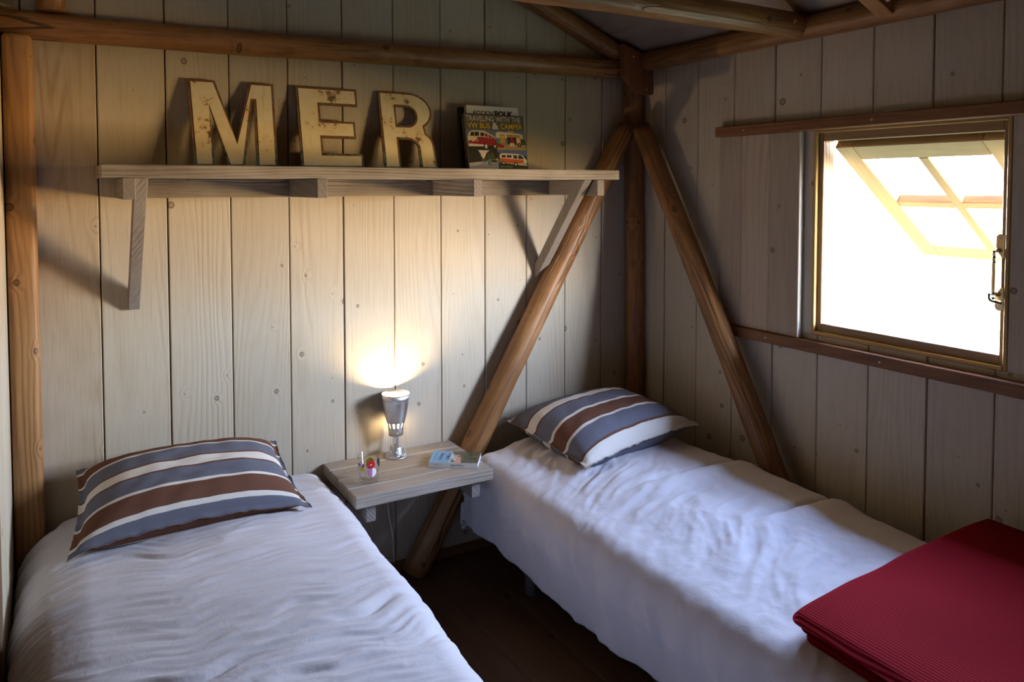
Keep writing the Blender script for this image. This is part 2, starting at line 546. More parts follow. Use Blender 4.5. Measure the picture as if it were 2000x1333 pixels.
def perlin(x, y, seed=0):
    x = np.asarray(x, float) + seed * 17.13
    y = np.asarray(y, float) + seed * 9.77
    xi, yi = np.floor(x).astype(int), np.floor(y).astype(int)
    xf, yf = x - xi, y - yi

    def g(ix, iy, fx, fy):
        h = _perm[(_perm[ix & 255] + iy) & 255]
        return np.cos(_ang[h]) * fx + np.sin(_ang[h]) * fy
    u, v = xf ** 3 * (xf * (xf * 6 - 15) + 10), yf ** 3 * (yf * (yf * 6 - 15) + 10)
    a = g(xi, yi, xf, yf) * (1 - u) + g(xi + 1, yi, xf - 1, yf) * u
    b = g(xi, yi + 1, xf, yf - 1) * (1 - u) + g(xi + 1, yi + 1, xf - 1, yf - 1) * u
    return (a * (1 - v) + b * v) * 1.5


def log(name, p0, p1, rad0, rad1, mat, parent=None, seed=0, wob=0.06, seg=22, bow=0.006, squash=1.0):
    """a slightly irregular round pole; local z runs along it from its middle"""
    p0, p1 = Vector(p0), Vector(p1)
    L = (p1 - p0).length
    n = max(6, int(L / 0.045))
    tt = np.linspace(0, 1, n + 1)
    th = np.linspace(0, 2 * np.pi, seg, endpoint=False)
    T, TH = np.meshgrid(tt, th, indexing='ij')
    R = rad0 + (rad1 - rad0) * T
    R = R * (1 + wob * perlin(np.cos(TH) * 0.9 + 5, T * L * 3.0 + np.sin(TH) * 0.9, seed) + 0.4 * wob * perlin(np.cos(TH) * 2.2, T * L * 9 + np.sin(TH) * 2.2, seed + 5))
    bx = bow * np.sin(tt * np.pi * 1.4 + seed)
    by = bow * np.cos(tt * np.pi * 1.1 + seed * 2)
    ends = np.minimum(tt, 1 - tt) * L
    R = R * np.clip(0.93 + ends / 0.012 * 0.07, 0.93, 1.0)[:, None]
    X = R * np.cos(TH) + bx[:, None]
    Y = R * np.sin(TH) * squash + by[:, None]
    Z = (T - 0.5) * L
    vs = np.stack([X, Y, Z], -1).reshape(-1, 3).tolist()
    fs = []
    for i in range(n):
        for j in range(seg):
            k = (j + 1) % seg
            fs.append((i * seg + j, i * seg + k, (i + 1) * seg + k, (i + 1) * seg + j))
    fs.append(tuple(range(seg - 1, -1, -1)))
    fs.append(tuple(n * seg + j for j in range(seg)))
    o = mesh_obj(name, vs, fs, mat, parent, True)
    for f in o.data.polygons[-2:]:
        f.use_smooth = False
    o.rotation_mode = 'QUATERNION'
    o.rotation_quaternion = (p1 - p0).normalized().to_track_quat('Z', 'Y')
    o.location = (p0 + p1) / 2
    return o


def lathe(name, prof, mat, parent=None, seg=40, loc=None, rot=None, smooth=True, close=False, skip=None):
    """turn a profile of (radius, z) round the z axis"""
    n = len(prof)
    vs, fs = [], []
    for i in range(seg):
        a = 2 * math.pi * i / seg
        for (r, z) in prof:
            vs.append((r * math.cos(a), r * math.sin(a), z))
    for i in range(seg):
        k = (i + 1) % seg
        for j in range(n if close else n - 1):
            if skip and skip(i, j):
                continue
            q = (j + 1) % n
            fs.append((i * n + j, k * n + j, k * n + q, i * n + q))
    o = mesh_obj(name, vs, fs, mat, parent, smooth, loc, rot)
    bm = bmesh.new()
    bm.from_mesh(o.data)
    bmesh.ops.remove_doubles(bm, verts=bm.verts[:], dist=1e-6)
    bmesh.ops.recalc_face_normals(bm, faces=bm.faces[:])
    bm.to_mesh(o.data)
    bm.free()
    return o


def tube(name, pts, rad, mat, parent=None, seg=8, loc=None):
    pts = [Vector(p) for p in pts]
    sm = []
    for i in range(len(pts) - 1):            # Catmull-Rom
        p0, p1, p2, p3 = pts[max(i - 1, 0)], pts[i], pts[i + 1], pts[min(i + 2, len(pts) - 1)]
        for s in range(6):
            t = s / 6
            sm.append(0.5 * ((2 * p1) + (p2 - p0) * t + (2 * p0 - 5 * p1 + 4 * p2 - p3) * t * t + (3 * p1 - p0 - 3 * p2 + p3) * t ** 3))
    sm.append(pts[-1])
    vs, fs = [], []
    up = Vector((0.31, 0.2, 0.9)).normalized()
    for i, p in enumerate(sm):
        d = (sm[min(i + 1, len(sm) - 1)] - sm[max(i - 1, 0)]).normalized()
        a = d.cross(up).normalized()
        b = d.cross(a)
        for j in range(seg):
            th = 2 * math.pi * j / seg
            vs.append(p + (a * math.cos(th) + b * math.sin(th)) * rad)
    for i in range(len(sm) - 1):
        for j in range(seg):
            k = (j + 1) % seg
            fs.append((i * seg + j, i * seg + k, (i + 1) * seg + k, (i + 1) * seg + j))
    fs.append(tuple(range(seg)))
    fs.append(tuple((len(sm) - 1) * seg + j for j in range(seg)))
    return mesh_obj(name, vs, fs, mat, parent, True, loc)


def screw(loc, normal, parent, rad=0.0045, mat='steel'):
    """a domed screw head; loc is given in the parent's own space"""
    o = lathe('screw', [(0.0, 0.0018), (rad * 0.35, 0.0010), (rad * 0.45, 0.0018), (rad * 0.8, 0.0012), (rad, 0.0)], mat, parent, 12)
    o.rotation_mode = 'QUATERNION'
    o.rotation_quaternion = Vector(normal).to_track_quat('Z', 'Y')
    o.location = loc
    return o


def text_part(name, body, mat, parent, origin, ux, uy, width, height, lift=0.0004, bold=0.0, center=True):
    """flat lettering fitted into width x height; origin is the lower left corner, ux and uy span its plane"""
    cu = bpy.data.curves.new(name, 'FONT')
    cu.body = body
    cu.size = 1.0
    cu.offset = bold
    cu.resolution_u = 3
    tmp = bpy.data.objects.new(name, cu)
    col.objects.link(tmp)
    dg = bpy.context.evaluated_depsgraph_get()
    dg.update()
    me = bpy.data.meshes.new_from_object(tmp.evaluated_get(dg))
    bpy.data.objects.remove(tmp)
    bpy.data.curves.remove(cu)
    co = np.empty(len(me.vertices) * 3)
    me.vertices.foreach_get('co', co)
    co = co.reshape(-1, 3)
    lo, hi = co.min(0), co.max(0)
    u = (co[:, 0] - lo[0]) / (hi[0] - lo[0]) * width
    v = (co[:, 1] - lo[1]) / (hi[1] - lo[1]) * height
    ux, uy, og = np.array(ux, float), np.array(uy, float), np.array(origin, float)
    nn = np.cross(ux, uy)
    P = og + u[:, None] * ux + v[:, None] * uy + nn * lift
    me.vertices.foreach_set('co', P.ravel())
    me.materials.clear()
    me.materials.append(MAT[mat] if isinstance(mat, str) else mat)
    me.update()
    o = bpy.data.objects.new(name, me)
    return link(o, parent)


_ink = {}


def ink(c):
    k = tuple(round(v, 3) for v in c)
    if k not in _ink:
        _ink[k] = plain('print_ink', c, 0.35)
    return _ink[k]


def picture(name, shapes, parent, origin, ux, uy, w, h, lift=0.0003):
    """flat print: coloured outlines in 0..1 coordinates, painted one over the other"""
    ux, uy, og = Vector(ux), Vector(uy), Vector(origin)
    nn = ux.cross(uy)
    me = bpy.data.meshes.new(name)
    vs, fs, mi, mats = [], [], [], []
    for i, (c, pts) in enumerate(shapes):
        m = ink(c)
        if m not in mats:
            mats.append(m)
        b = len(vs)
        for (u, v) in pts:
            vs.append(og + ux * (u * w) + uy * (v * h) + nn * (lift + i * 0.00004))
        fs.append(tuple(range(b, len(vs))))
        mi.append(mats.index(m))
    me.from_pydata([tuple(v) for v in vs], [], fs)
    for m in mats:
        me.materials.append(m)
    me.polygons.foreach_set('material_index', mi)
    me.update()
    return link(bpy.data.objects.new(name, me), parent)


def tiny_lines(name, c, parent, origin, ux, uy, w, h, words, lift):
    """small print that cannot be read in the photograph: a row of word-long strokes"""
    tot = sum(words) + 0.6 * (len(words) - 1)
    u, shp_ = 0.0, []
    for k in words:
        shp_.append((c, [(u / tot, 0.15), ((u + k) / tot, 0.15), ((u + k) / tot, 0.85), (u / tot, 0.85)]))
        u += k + 0.6
    return picture(name, shp_, parent, origin, ux, uy, w, h, lift)


def rect(x0, y0, x1, y1):
    return [(x0, y0), (x1, y0), (x1, y1), (x0, y1)]


def disc(cx, cy, rx, ry=None, n=14):
    ry = rx if ry is None else ry
    return [(cx + rx * math.cos(2 * math.pi * i / n), cy + ry * math.sin(2 * math.pi * i / n)) for i in range(n)]


# ================================================================== THE ROOM
def roof_z(x):
    return 2.135 + 0.425 * (2.185 - x)


LX = -0.135          # face of the partition on the far side of the first bed
FX = -1.75           # far side of the unseen passage added beyond the partition
LE = -0.62           # the partition ends here
YF = -3.45           # wall behind the camera

# floor: boards run the length of the room
floor = box('floor', (FX, YF - 0.05, -0.06), (W + 0.05, 0.05, -0.022), 'back')
tag(floor, kind='structure')
xb = FX
while xb < W + 0.04:
    x1 = min(xb + 0.196, W + 0.05)
    box('floor_board', (xb + 0.0008, YF - 0.05, -0.022), (x1, 0.02, 0.0), 'floor', floor, 0.0008)
    xb = x1 + 0.0008
for ch in floor.children:
    ch.location -= floor.location

# back wall
RIDGE = LX - 0.15


def roof2(x):
    return roof_z(RIDGE) - 0.425 * (RIDGE - x)


wall_back = prism('wall_back', [(FX - 0.05, -0.02), (W + 0.08, -0.02), (W + 0.08, roof_z(W + 0.08)), (RIDGE, roof_z(RIDGE)), (FX - 0.05, roof2(FX - 0.05))], 0.024, 0.04, 'back')
tag(wall_back, kind='structure')
JX = [-0.285, -0.087] + [0.113 + 0.2 * k for k in range(12)]
for i in range(len(JX) - 1):
    a, b = JX[i] + 0.0018, JX[i + 1] - 0.0018
    cx = (a + b) / 2
    zt = roof_z(b) - 0.001
    poly = [(a - cx, -1.2), (b - cx, -1.2), (b - cx, roof_z(b) - 1.2), (a - cx, roof_z(a) - 1.2)]
    prism('plank', poly, 0.0 + 0.0012 * ((i * 7) % 3 - 1), 0.024, 'lime_bold' if i == 1 else 'lime_z', wall_back, 'XZ', 0.0025, loc=(cx, 0, 1.2))

# window wall, with the opening
WY0, WY1, WZ0, WZ1 = -1.633, -0.974, 0.972, 1.70
wall_right = empty('wall_right', (W, 0, 0))
tag(wall_right, kind='structure')
for nm, lo, hi in (('sheathing', (0.022, YF, -0.02), (0.035, WY0, 2.12)), ('sheathing', (0.022, WY1, -0.02), (0.035, 0.05, 2.12)),
                   ('sheathing', (0.022, WY0, -0.02), (0.035, WY1, WZ0)), ('sheathing', (0.022, WY0, WZ1), (0.035, WY1, 2.12))):
    box(nm, lo, hi, 'back', wall_right)
JY = [-0.801 + 0.2 * k for k in range(4, -14, -1)]
for i in range(len(JY) - 1):
    y1, y0 = min(JY[i], 0.02) - 0.0018, JY[i + 1] + 0.0018
    t = 0.0012 * ((i * 5) % 3 - 1)
    a, b = max(y0, WY0), min(y1, WY1)
    if b <= a:
        box('plank', (t, y0, 0.0), (0.022, y1, 2.10), 'lime_z', wall_right, 0.0025)
        continue
    box('plank', (t, y0, 0.0), (0.022, y1, WZ0), 'lime_z', wall_right, 0.0025)
    box('plank', (t, y0, WZ1), (0.022, y1, 2.10), 'lime_z', wall_right, 0.0025)
    if y0 < WY0 - 0.01:
        box('plank', (t, y0, WZ0), (0.022, WY0, WZ1), 'lime_z', wall_right, 0.001)
    if y1 > WY1 + 0.01:
        box('plank', (t, WY1, WZ0), (0.022, y1, WZ1), 'lime_z', wall_right, 0.001)

# partition beside the head of the first bed, cut short; unseen dark passage added beyond to cut bounce
wall_left = prism('wall_left', [(0, -0.02), (0.02, -0.02), (0.02, 3.10), (0, 3.10)], LE, 0.04, 'back', loc=(LX - 0.04, 0, 0))
tag(wall_left, kind='structure')
yy = 0.0
i = 0
while yy > LE + 0.01:
    y0 = max(yy - 0.2, LE)
    box('plank', (0.02, y0 + 0.0018, 0.0), (0.04 + 0.001 * (i % 2), yy - 0.0018, 3.07), 'lime_z', wall_left, 0.0025)
    yy = y0
    i += 1
box('end_post', (-0.02, LE - 0.05, 0.0), (0.042, LE, 3.07), 'dark_z', wall_left, 0.004)
wall_far = box('wall_passage', (FX - 0.04, YF, -0.02), (FX - 0.02, 0.04, 2.6), 'back')
tag(wall_far, kind='structure')
for k in range(18):
    y1 = -0.2 * k
    p = box('plank', (FX - 0.02, max(y1 - 0.198, YF), 0.0), (FX, y1, 2.6), 'dark_z', wall_far, 0.002)
    p.location -= wall_far.location
# wall behind the camera, with a closed door
wall_front = box('wall_front', (FX - 0.05, YF - 0.04, -0.02), (W + 0.04, YF - 0.02, 3.1), 'back')
tag(wall_front, kind='structure')
for k in range(21):
    xa = FX - 0.05 + 0.2 * k
    if xa + 0.2 > W + 0.05:
        break
    if 0.95 < xa + 0.1 < 1.75:
        p = box('plank', (xa + 0.002, YF - 0.02, 2.02), (xa + 0.198, YF, 3.1 if xa < 1.0 else 2.7), 'dark_z', wall_front, 0.002)
    else:
        p = box('plank', (xa + 0.002, YF - 0.02, 0.0), (xa + 0.198, YF, min(3.1, roof_z(xa + 0.2)) if xa > -0.3 else 2.9 + 0.425 * (xa + 0.3)), 'dark_z', wall_front, 0.002)
    p.location -= wall_front.location
door = empty('door_1', (1.36, YF - 0.01, 0))
tag(door, kind='structure')
for k in range(4):
    box('board', (-0.395 + 0.198 * k, -0.012, 0.01), (-0.395 + 0.198 * k + 0.195, 0.014, 2.01), 'dark_z', door, 0.002)
for z in (0.3, 1.7):
    box('ledge', (-0.37, 0.014, z), (0.37, 0.034, z + 0.09), 'dark_z', door, 0.003)
lathe('handle', [(0.0, 0.05), (0.02, 0.048), (0.024, 0.035), (0.01, 0.02), (0.012, 0.0)], 'steel', door, 16, (0.33, 0.014, 1.0), (-math.pi / 2, 0, 0))

# roof panel, with an unseen eave added over the window to block high sky
ceil = prism('ceiling', [(W + 0.50, roof_z(W + 0.50)), (RIDGE, roof_z(RIDGE)), (FX - 0.1, roof2(FX - 0.1)), (FX - 0.1, roof2(FX - 0.1) + 0.03), (RIDGE, roof_z(RIDGE) + 0.03), (W + 0.50, roof_z(W + 0.50) + 0.03)], YF - 0.06, 0.08, 'roof')
tag(ceil, kind='structure')

# skirting
sk = box('baseboard_back', (LX + 0.001, -0.022, 0.0), (W, 0.0, 0.032), 'skirt', None, 0.002)
tag(sk, kind='structure')
sk = box('baseboard_right', (W - 0.022, YF, 0.0), (W, -0.022, 0.032), 'skirt', None, 0.002)
tag(sk, kind='structure')

# ground outside the window, an unseen sheet added to dim light on the sash
g = box('ground', (-12, -40, -0.62), (W + 8.0, 40, -0.60), 'grass')
tag(g, kind='structure')

# ------------------------------------------------------------------ poles of the frame
def pole(o, label, cat='log'):
    return tag(o, label, cat)


pole(log('wall_beam', (-0.17, -0.045, 1.985), (2.20, -0.045, 2.017), 0.042, 0.041, 'log_z', seed=1, wob=0.05),
     'long horizontal round log running across the plank wall above the letters', 'beam')
o = box('corner_post', (-0.133, -0.10, 0.0), (-0.055, -0.002, 1.950), 'post_z', None, 0.018, 3, True)
pole(o, 'upright square-hewn post standing against the partition at the head of a bed', 'post')
pole(log('corner_post', (2.262, -0.048, 0.0), (2.262, -0.048, 2.10), 0.044, 0.042, 'log_z', seed=3),
     'upright round log post in the corner behind both slanting braces', 'post')
pole(log('roof_post', (-0.013, -0.045, 2.03), (-0.013, -0.045, roof_z(0) - 0.118), 0.042, 0.042, 'log_z', seed=4),
     'short upright log standing on top of the wall beam', 'post')
pole(log('diagonal_brace', (1.150, -0.073, 0.005), (2.210, -0.058, 1.766), 0.051, 0.046, 'log_z', seed=5, wob=0.05, bow=0.004),
     'slanting cracked log brace leaning across the back wall behind the bedside shelf', 'brace')
pole(log('diagonal_brace', (2.225, -0.135, 1.755), (2.222, -1.085, 0.13), 0.043, 0.046, 'log_z', seed=6, wob=0.05, bow=0.004),
     'slanting log brace on the window wall ending behind the bed', 'brace')
pole(log('gable_rafter', (2.18, -0.046, 2.079), (-0.05, -0.046, 3.02), 0.042, 0.042, 'log_z', seed=7),
     'sloping log rafter against the gable wall under the roof', 'rafter')
pole(log('wall_plate', (2.262, -0.10, 2.060), (2.262, -3.4, 2.045), 0.042, 0.04, 'log_z', seed=8, wob=0.07),
     'horizontal log lying along the top of the window wall', 'beam')
tie = empty('tie_beam', (2.24, -0.955, 2.05))
pole(tie, 'horizontal log tie beam with a bolt crossing the room under the roof', 'beam')
log('trunk', (0.02, 0, 0.006), (-2.36, 0.0, 0.0), 0.044, 0.047, 'log_z', tie, seed=9, wob=0.06)
bolt = lathe('bolt', [(0.0, 0.012), (0.004, 0.012), (0.0045, 0.004), (0.009, 0.004), (0.010, 0.0)], 'steel', tie, 14, (-0.075, -0.040, 0.010))
bolt.rotation_euler = (math.radians(75), 0, 0)
ra = empty('square_rafter', (2.215, -1.295, 2.035))
pole(ra, 'squared timber rafter resting on the log above the window', 'rafter')
Ls = 2.4
bm = bmesh.new()
bmesh.ops.create_cube(bm, size=1.0)
for v in bm.verts:
    v.co = Vector((v.co.x * 0.055, v.co.y * 0.065, v.co.z * Ls))
bmesh.ops.bevel(bm, geom=bm.edges[:], offset=0.003, segments=1, affect='EDGES')
t = bm_obj('timber', bm, 'log_z', ra)
dirv = Vector((-1, 0, 0.425)).normalized()
t.rotation_mode = 'QUATERNION'
t.rotation_quaternion = dirv.to_track_quat('Z', 'Y')
t.location = dirv * (Ls / 2 - 0.02) + Vector((0, 0, 0.03))
b2 = lathe('nail', [(0.0, 0.012), (0.003, 0.012), (0.0035, 0.0)], 'steel', ra, 10, (-0.04, -0.034, 0.028))
b2.rotation_euler = (math.radians(100), 0, 0)
gp = empty('gusset_plate', (2.22, -0.11, 2.0))
pole(gp, 'brown wooden gusset board with a clipped corner nailed over the roof corner', 'bracket')
prism('board', [(-0.086, 0.122), (0.024, 0.088), (0.084, 0.04), (0.084, -0.09), (0.0, -0.094), (-0.085, -0.02)], -0.014, 0.012, 'stain_z', gp, 'XZ', 0.002)
screw((-0.03, -0.014, 0.07), (0, -1, 0), gp)
screw((0.045, -0.014, -0.07), (0, -1, 0), gp)

# ------------------------------------------------------------------ window
# battens the shutter slides between
tr = box('trim_1', (W - 0.034, -3.3, 1.697), (W, -0.53, 1.736), 'stain_y', None, 0.003)
tag(tr, kind='structure')
for y in (-0.68, -1.22, -1.9):
    screw(Vector((W - 0.034, y, 1.716)) - tr.location, (-1, 0, 0), tr, 0.004)
tr = box('trim_2', (W - 0.036, -3.3, 0.913), (W, -0.535, 0.953), 'stain_y', None, 0.002)
tag(tr, kind='structure')
for y in (-0.80, -1.265, -1.9):
    screw(Vector((W - 0.036, y, 0.932)) - tr.location, (-1, 0, 0), tr, 0.004)

sh = empty('sliding_shutter', (W - 0.012, -0.735, 0.954))
tag(sh, 'knotty wooden shutter panel slid open beside the window between two battens', 'shutter')
for a, b in ((-0.196, -0.062), (-0.0615, 0.072), (0.0725, 0.19)):
    box('board', (-0.009, a, 0.0), (0.009, b, 0.742), 'shutter_z', sh, 0.0008)
box('edge_strip', (-0.011, -0.2005, 0.0), (0.010, -0.1965, 0.742), 'alu', sh, 0.0005)  # pale half-metallic strip down the shutter's window-side edge

win = empty('window_1', (W, 0, 0))
tag(win, kind='structure')
FW = 0.042
for nm, lo, hi, m in (('jamb', (0.012, WY0, WZ0), (0.07, WY0 + FW - 0.012, WZ1), 'frame_z'), ('jamb', (0.012, WY1 - FW + 0.010, WZ0), (0.07, WY1, WZ1), 'frame_z'),
                      ('head', (0.012, WY0 + FW - 0.012, WZ1 - FW), (0.07, WY1 - FW + 0.010, WZ1), 'frame_y'), ('sill', (0.012, WY0 + FW - 0.012, WZ0), (0.08, WY1 - FW + 0.010, WZ0 + FW), 'frame_y')):
    box(nm, lo, hi, m, win, 0.002)
BW = 0.013
for lo, hi, m in (((-0.002, WY0 + 0.001, WZ0 + 0.001), (0.012, WY0 + BW, WZ1 - 0.001), 'bead_z'), ((-0.002, WY1 - BW, WZ0 + 0.001), (0.012, WY1 - 0.001, WZ1 - 0.001), 'bead_z'),
                  ((-0.002, WY0 + BW, WZ1 - BW), (0.012, WY1 - BW, WZ1 - 0.001), 'bead_y'), ((-0.004, WY0 + BW, WZ0 + 0.001), (0.012, WY1 - BW, WZ0 + BW), 'bead_y')):
    box('bead', lo, hi, m, win, 0.002)
# top-hung sash pushed outwards; local x along the window, local z up the sash, local y its thickness
sash = empty('sash', (0.058, -1.308, 1.652), (0, 0, 0), win)
ang = math.radians(53.5)
sash.matrix_local = Matrix.Translation((0.058, -1.308, 1.652)) @ Matrix.Rotation(-ang, 4, 'Y') @ Matrix.Rotation(math.radians(90), 4, 'Z')
sash['label'] = 'pale wooden window sash with four panes propped open outwards'
SWD, SL, ST = 0.285, 0.682, 0.02
SB, MB = 0.070, 0.018
for lo, hi, nm, m in (((-SWD, -ST, -SL), (-SWD + SB, ST, 0), 'stile', 'sash_z'), ((SWD - SB, -ST, -SL), (SWD, ST, 0), 'stile', 'sash_z'),
                      ((-SWD + SB, -ST, -0.075), (SWD - SB, ST, 0), 'rail', 'sash_x'), ((-SWD + SB, -ST, -SL), (SWD - SB, ST, -SL + 0.070), 'rail', 'sash_x'),
                      ((-MB, -0.017, -SL + 0.070), (MB, 0.019, -0.075), 'muntin', 'sash_z'), ((-SWD + SB, -0.016, -0.360), (SWD - SB, 0.018, -0.324), 'muntin', 'sash_x')):
    box(nm, lo, hi, m, sash, 0.003)
for xa, xb_ in ((-SWD + SB - 0.004, -MB + 0.004), (MB - 0.004, SWD - SB + 0.004)):
    for za, zb in ((-SL + 0.066, -0.356), (-0.328, -0.071)):
        box('pane', (xa, -0.005, za), (xb_, -0.002, zb), 'glass', sash)
# metal stay on the jamb
st = empty('window_stay', (0.011, -1.604, 1.24), (0, 0, 0), win)
st['label'] = 'champagne coloured metal window stay screwed to the frame'


def stay_plate(z, flip):
    pts = [(0.012 * math.cos(a), 0.034 + 0.012 * math.sin(a)) for a in np.linspace(math.pi, 0, 9)]
    pts += [(0.012, 0.0), (-0.004, -0.022), (-0.012, -0.022)]
    pts = [(p[0] + 0.002, flip * p[1] + z) for p in pts]
    o_ = prism('bracket', pts, -0.003, 0.0, 'brass', st, 'YZ', 0.0006)
    screw((-0.003, 0.002, z + flip * 0.034), (-1, 0, 0), st, 0.004)
    lathe('stud', [(0.0, 0.012), (0.004, 0.011), (0.007, 0.006), (0.008, 0.0)], 'brass', st, 14, (-0.003, 0.006, z - flip * 0.002), (0, -math.pi / 2, 0))


stay_plate(0.078, 1)
stay_plate(-0.052, -1)
box('channel', (-0.010, 0.012, -0.056), (0.002, 0.022, 0.070), 'brass', st, 0.002)
for z in (0.072, 0.056, 0.042, -0.048, -0.062):
    lathe('stud', [(0.0, 0.006), (0.003, 0.005), (0.005, 0.0)], 'chrome', st, 10, (-0.011, 0.014, z), (0, -math.pi / 2, 0))
tube('lever', [(-0.010, 0.026, -0.050), (-0.018, 0.020, -0.066), (-0.016, 0.004, -0.072), (-0.008, -0.008, -0.075)], 0.004, 'chrome', st)
tube('arm', [(0.0, 0.016, 0.058), (0.10, 0.018, 0.052), (0.28, 0.02, 0.045), (0.46, 0.022, 0.03)], 0.0045, 'brass', st)

# ------------------------------------------------------------------ wall shelf with its brackets
SH_Y, SH_Z0, SH_Z1 = -0.388, 1.526, 1.563
shelf = empty('wall_shelf', (1.0, 0, SH_Z0))
tag(shelf, 'long grey-washed wooden wall shelf on struts carrying letters and books', 'shelf')
box('board', (-0.898, SH_Y, 0.0), (0.904, SH_Y + 0.195, SH_Z1 - SH_Z0), 'grey_x', shelf, 0.0025)
box('board', (-0.898, SH_Y + 0.197, 0.0), (0.904, -0.002, SH_Z1 - SH_Z0 - 0.001), 'grey_x', shelf, 0.0025)
box('ledger', (-0.84, -0.032, -0.063), (0.872, -0.002, -0.001), 'grey_x', shelf, 0.0015)
for x, m in ((0.156, 'grey_y'), (0.705, 'grey_y'), (1.262, 'grey_y'), (1.805, 'grey_y')):
    box('cleat', (x - 1.0, -0.376, -0.062), (x - 1.0 + 0.033, -0.033, -0.001), m, shelf, 0.0015)


def strut(x, yt, zt, yb, zb, w, t, mat):
    """a slanting strut from under the shelf's front down to the wall, ends cut level and plumb"""
    d = Vector((0, yb - yt, zb - zt)).normalized()
    n = Vector((0, -d.z, d.y))
    if n.y < 0:
        n = -n
    top_f = (yt, zt)
    # outline in y,z
    ty = t / abs(d.z)
    pts = [(yt, zt), (yt + ty, zt), (yb, zb + (t / abs(d.y)) * 0.72), (yb, zb), (yb - 0.010, zb - 0.006)]
    cy, cz = (yt + yb) / 2, (zt + zb) / 2
    o_ = prism('strut', [(p[0] - cy, p[1] - cz) for p in pts], -w / 2, w / 2, mat, shelf, 'YZ', 0.0015, loc=(x - 1.0, cy, cz - SH_Z0))
    return o_


strut(0.206, -0.362, 1.525, -0.002, 1.105, 0.034, 0.045, 'grey_z')
strut(1.772, -0.362, 1.525, -0.002, 1.115, 0.036, 0.048, 'grey_z')

# ------------------------------------------------------------------ letters M E R
def offset_poly(pts, d):
    """inset a closed outline by d, keeping sharp corners"""
    n = len(pts)
    A = sum(pts[i][0] * pts[(i + 1) % n][1] - pts[(i + 1) % n][0] * pts[i][1] for i in range(n))
    s = 1 if A > 0 else -1
    out = []
    for i in range(n):
        p0, p1, p2 = Vector(pts[i - 1]), Vector(pts[i]), Vector(pts[(i + 1) % n])
        e1, e2 = (p1 - p0).normalized(), (p2 - p1).normalized()
        n1, n2 = Vector((-e1.y, e1.x)) * s, Vector((-e2.y, e2.x)) * s
        k = max(0.35, 1 + n1.dot(n2))
        q = p1 + (n1 + n2) * (d / k)
        out.append((q.x, q.y))
    return out


def flat_mesh(loops, y0, y1, name, mat, parent):
    """plate bounded by an outer loop and holes, between y0 (front) and y1"""
    bm = bmesh.new()
    front_edges = []
    for lp in loops:
        fv = [bm.verts.new((p[0], y0, p[1])) for p in lp]
        bv = [bm.verts.new((p[0], y1, p[1])) for p in lp]
        n = len(lp)
        for i in range(n):
            front_edges.append(bm.edges.new((fv[i], fv[(i + 1) % n])))
        for i in range(n):
            bm.faces.new((fv[i], fv[(i + 1) % n], bv[(i + 1) % n], bv[i]))
    bmesh.ops.triangle_fill(bm, use_beauty=True, use_dissolve=False, edges=front_edges)
    return bm_obj(name, bm, mat, parent)


def letter(name, loops, loc, lean, label, h=0.305, rz=0.0):
    root = empty(name, loc, (-lean, 0, rz))
    tag(root, label, 'letter')
    flat_mesh(loops, -0.0035, 0.0035, 'plate', 'rust', root)
    inset = [offset_poly(loops[0], 0.0085)] + [offset_poly(lp, -0.0075) for lp in loops[1:]]
    flat_mesh(inset, -0.0050, -0.0036, 'enamel_face', 'enamel', root)
    return root


H = 0.302
# M: 0.285 wide
m_out = [(-0.134, 0), (-0.070, 0), (-0.078, 0.214), (-0.028, 0.0), (0.024, 0.0), (0.064, 0.235), (0.068, 0.235), (0.064, 0.0), (0.134, 0.0),
         (0.138, H), (0.056, H), (0.004, 0.090), (-0.056, H), (-0.142, H)]
LEAN = math.radians(14)
letter('letter_m', [m_out], (0.520, -0.088, SH_Z1 + 0.002), LEAN, 'rusty cream metal letter M leaning on the wall shelf', rz=math.radians(0))
e_out = [(-0.112, 0), (0.116, 0), (0.116, 0.054), (-0.030, 0.054), (-0.030, 0.112), (0.096, 0.112), (0.096, 0.176), (-0.030, 0.176), (-0.030, 0.236), (0.112, 0.236), (0.112, H), (-0.112, H)]
letter('letter_e', [e_out], (0.848, -0.086, SH_Z1 + 0.002), LEAN, 'rusty cream metal letter E leaning on the wall shelf')


def arc(cx, cy, rx, ry, a0, a1, n):
    return [(cx + rx * math.cos(math.radians(a0 + (a1 - a0) * i / n)), cy + ry * math.sin(math.radians(a0 + (a1 - a0) * i / n))) for i in range(n + 1)]


r_out = [(-0.108, 0), (-0.042, 0), (-0.042, 0.116)] + arc(-0.010, 0.082, 0.046, 0.034, 90, 0, 6) + [(0.038, 0.0), (0.108, 0.0), (0.104, 0.060)] \
    + arc(0.050, 0.090, 0.053, 0.058, 0, 62, 5) + arc(0.012, 0.228, 0.094, 0.076, -52, 90, 14)[0:] + [(-0.108, 0.304)]
r_hole = [(-0.042, 0.170), (0.002, 0.170)] + arc(0.002, 0.208, 0.036, 0.038, -90, 90, 10)[1:] + [(-0.042, 0.246)]
letter('letter_r', [r_out, r_hole], (1.152, -0.084, SH_Z1 + 0.002), LEAN, 'rusty cream metal letter R leaning beside the books on the wall shelf')

# ------------------------------------------------------------------ books on the shelf
INK = dict(asph=(0.105, 0.095, 0.085), white=(0.62, 0.58, 0.52), yel=(0.62, 0.48, 0.02), sky=(0.10, 0.15, 0.24), red=(0.26, 0.012, 0.022), cream=(0.60, 0.53, 0.38),
           dk=(0.015, 0.014, 0.014), snow=(0.38, 0.40, 0.46), grn=(0.035, 0.06, 0.02), org=(0.50, 0.10, 0.012), van=(0.60, 0.58, 0.52), sand=(0.34, 0.23, 0.11),
           tan=(0.52, 0.29, 0.06), teal=(0.12, 0.20, 0.17), deep=(0.07, 0.13, 0.32))


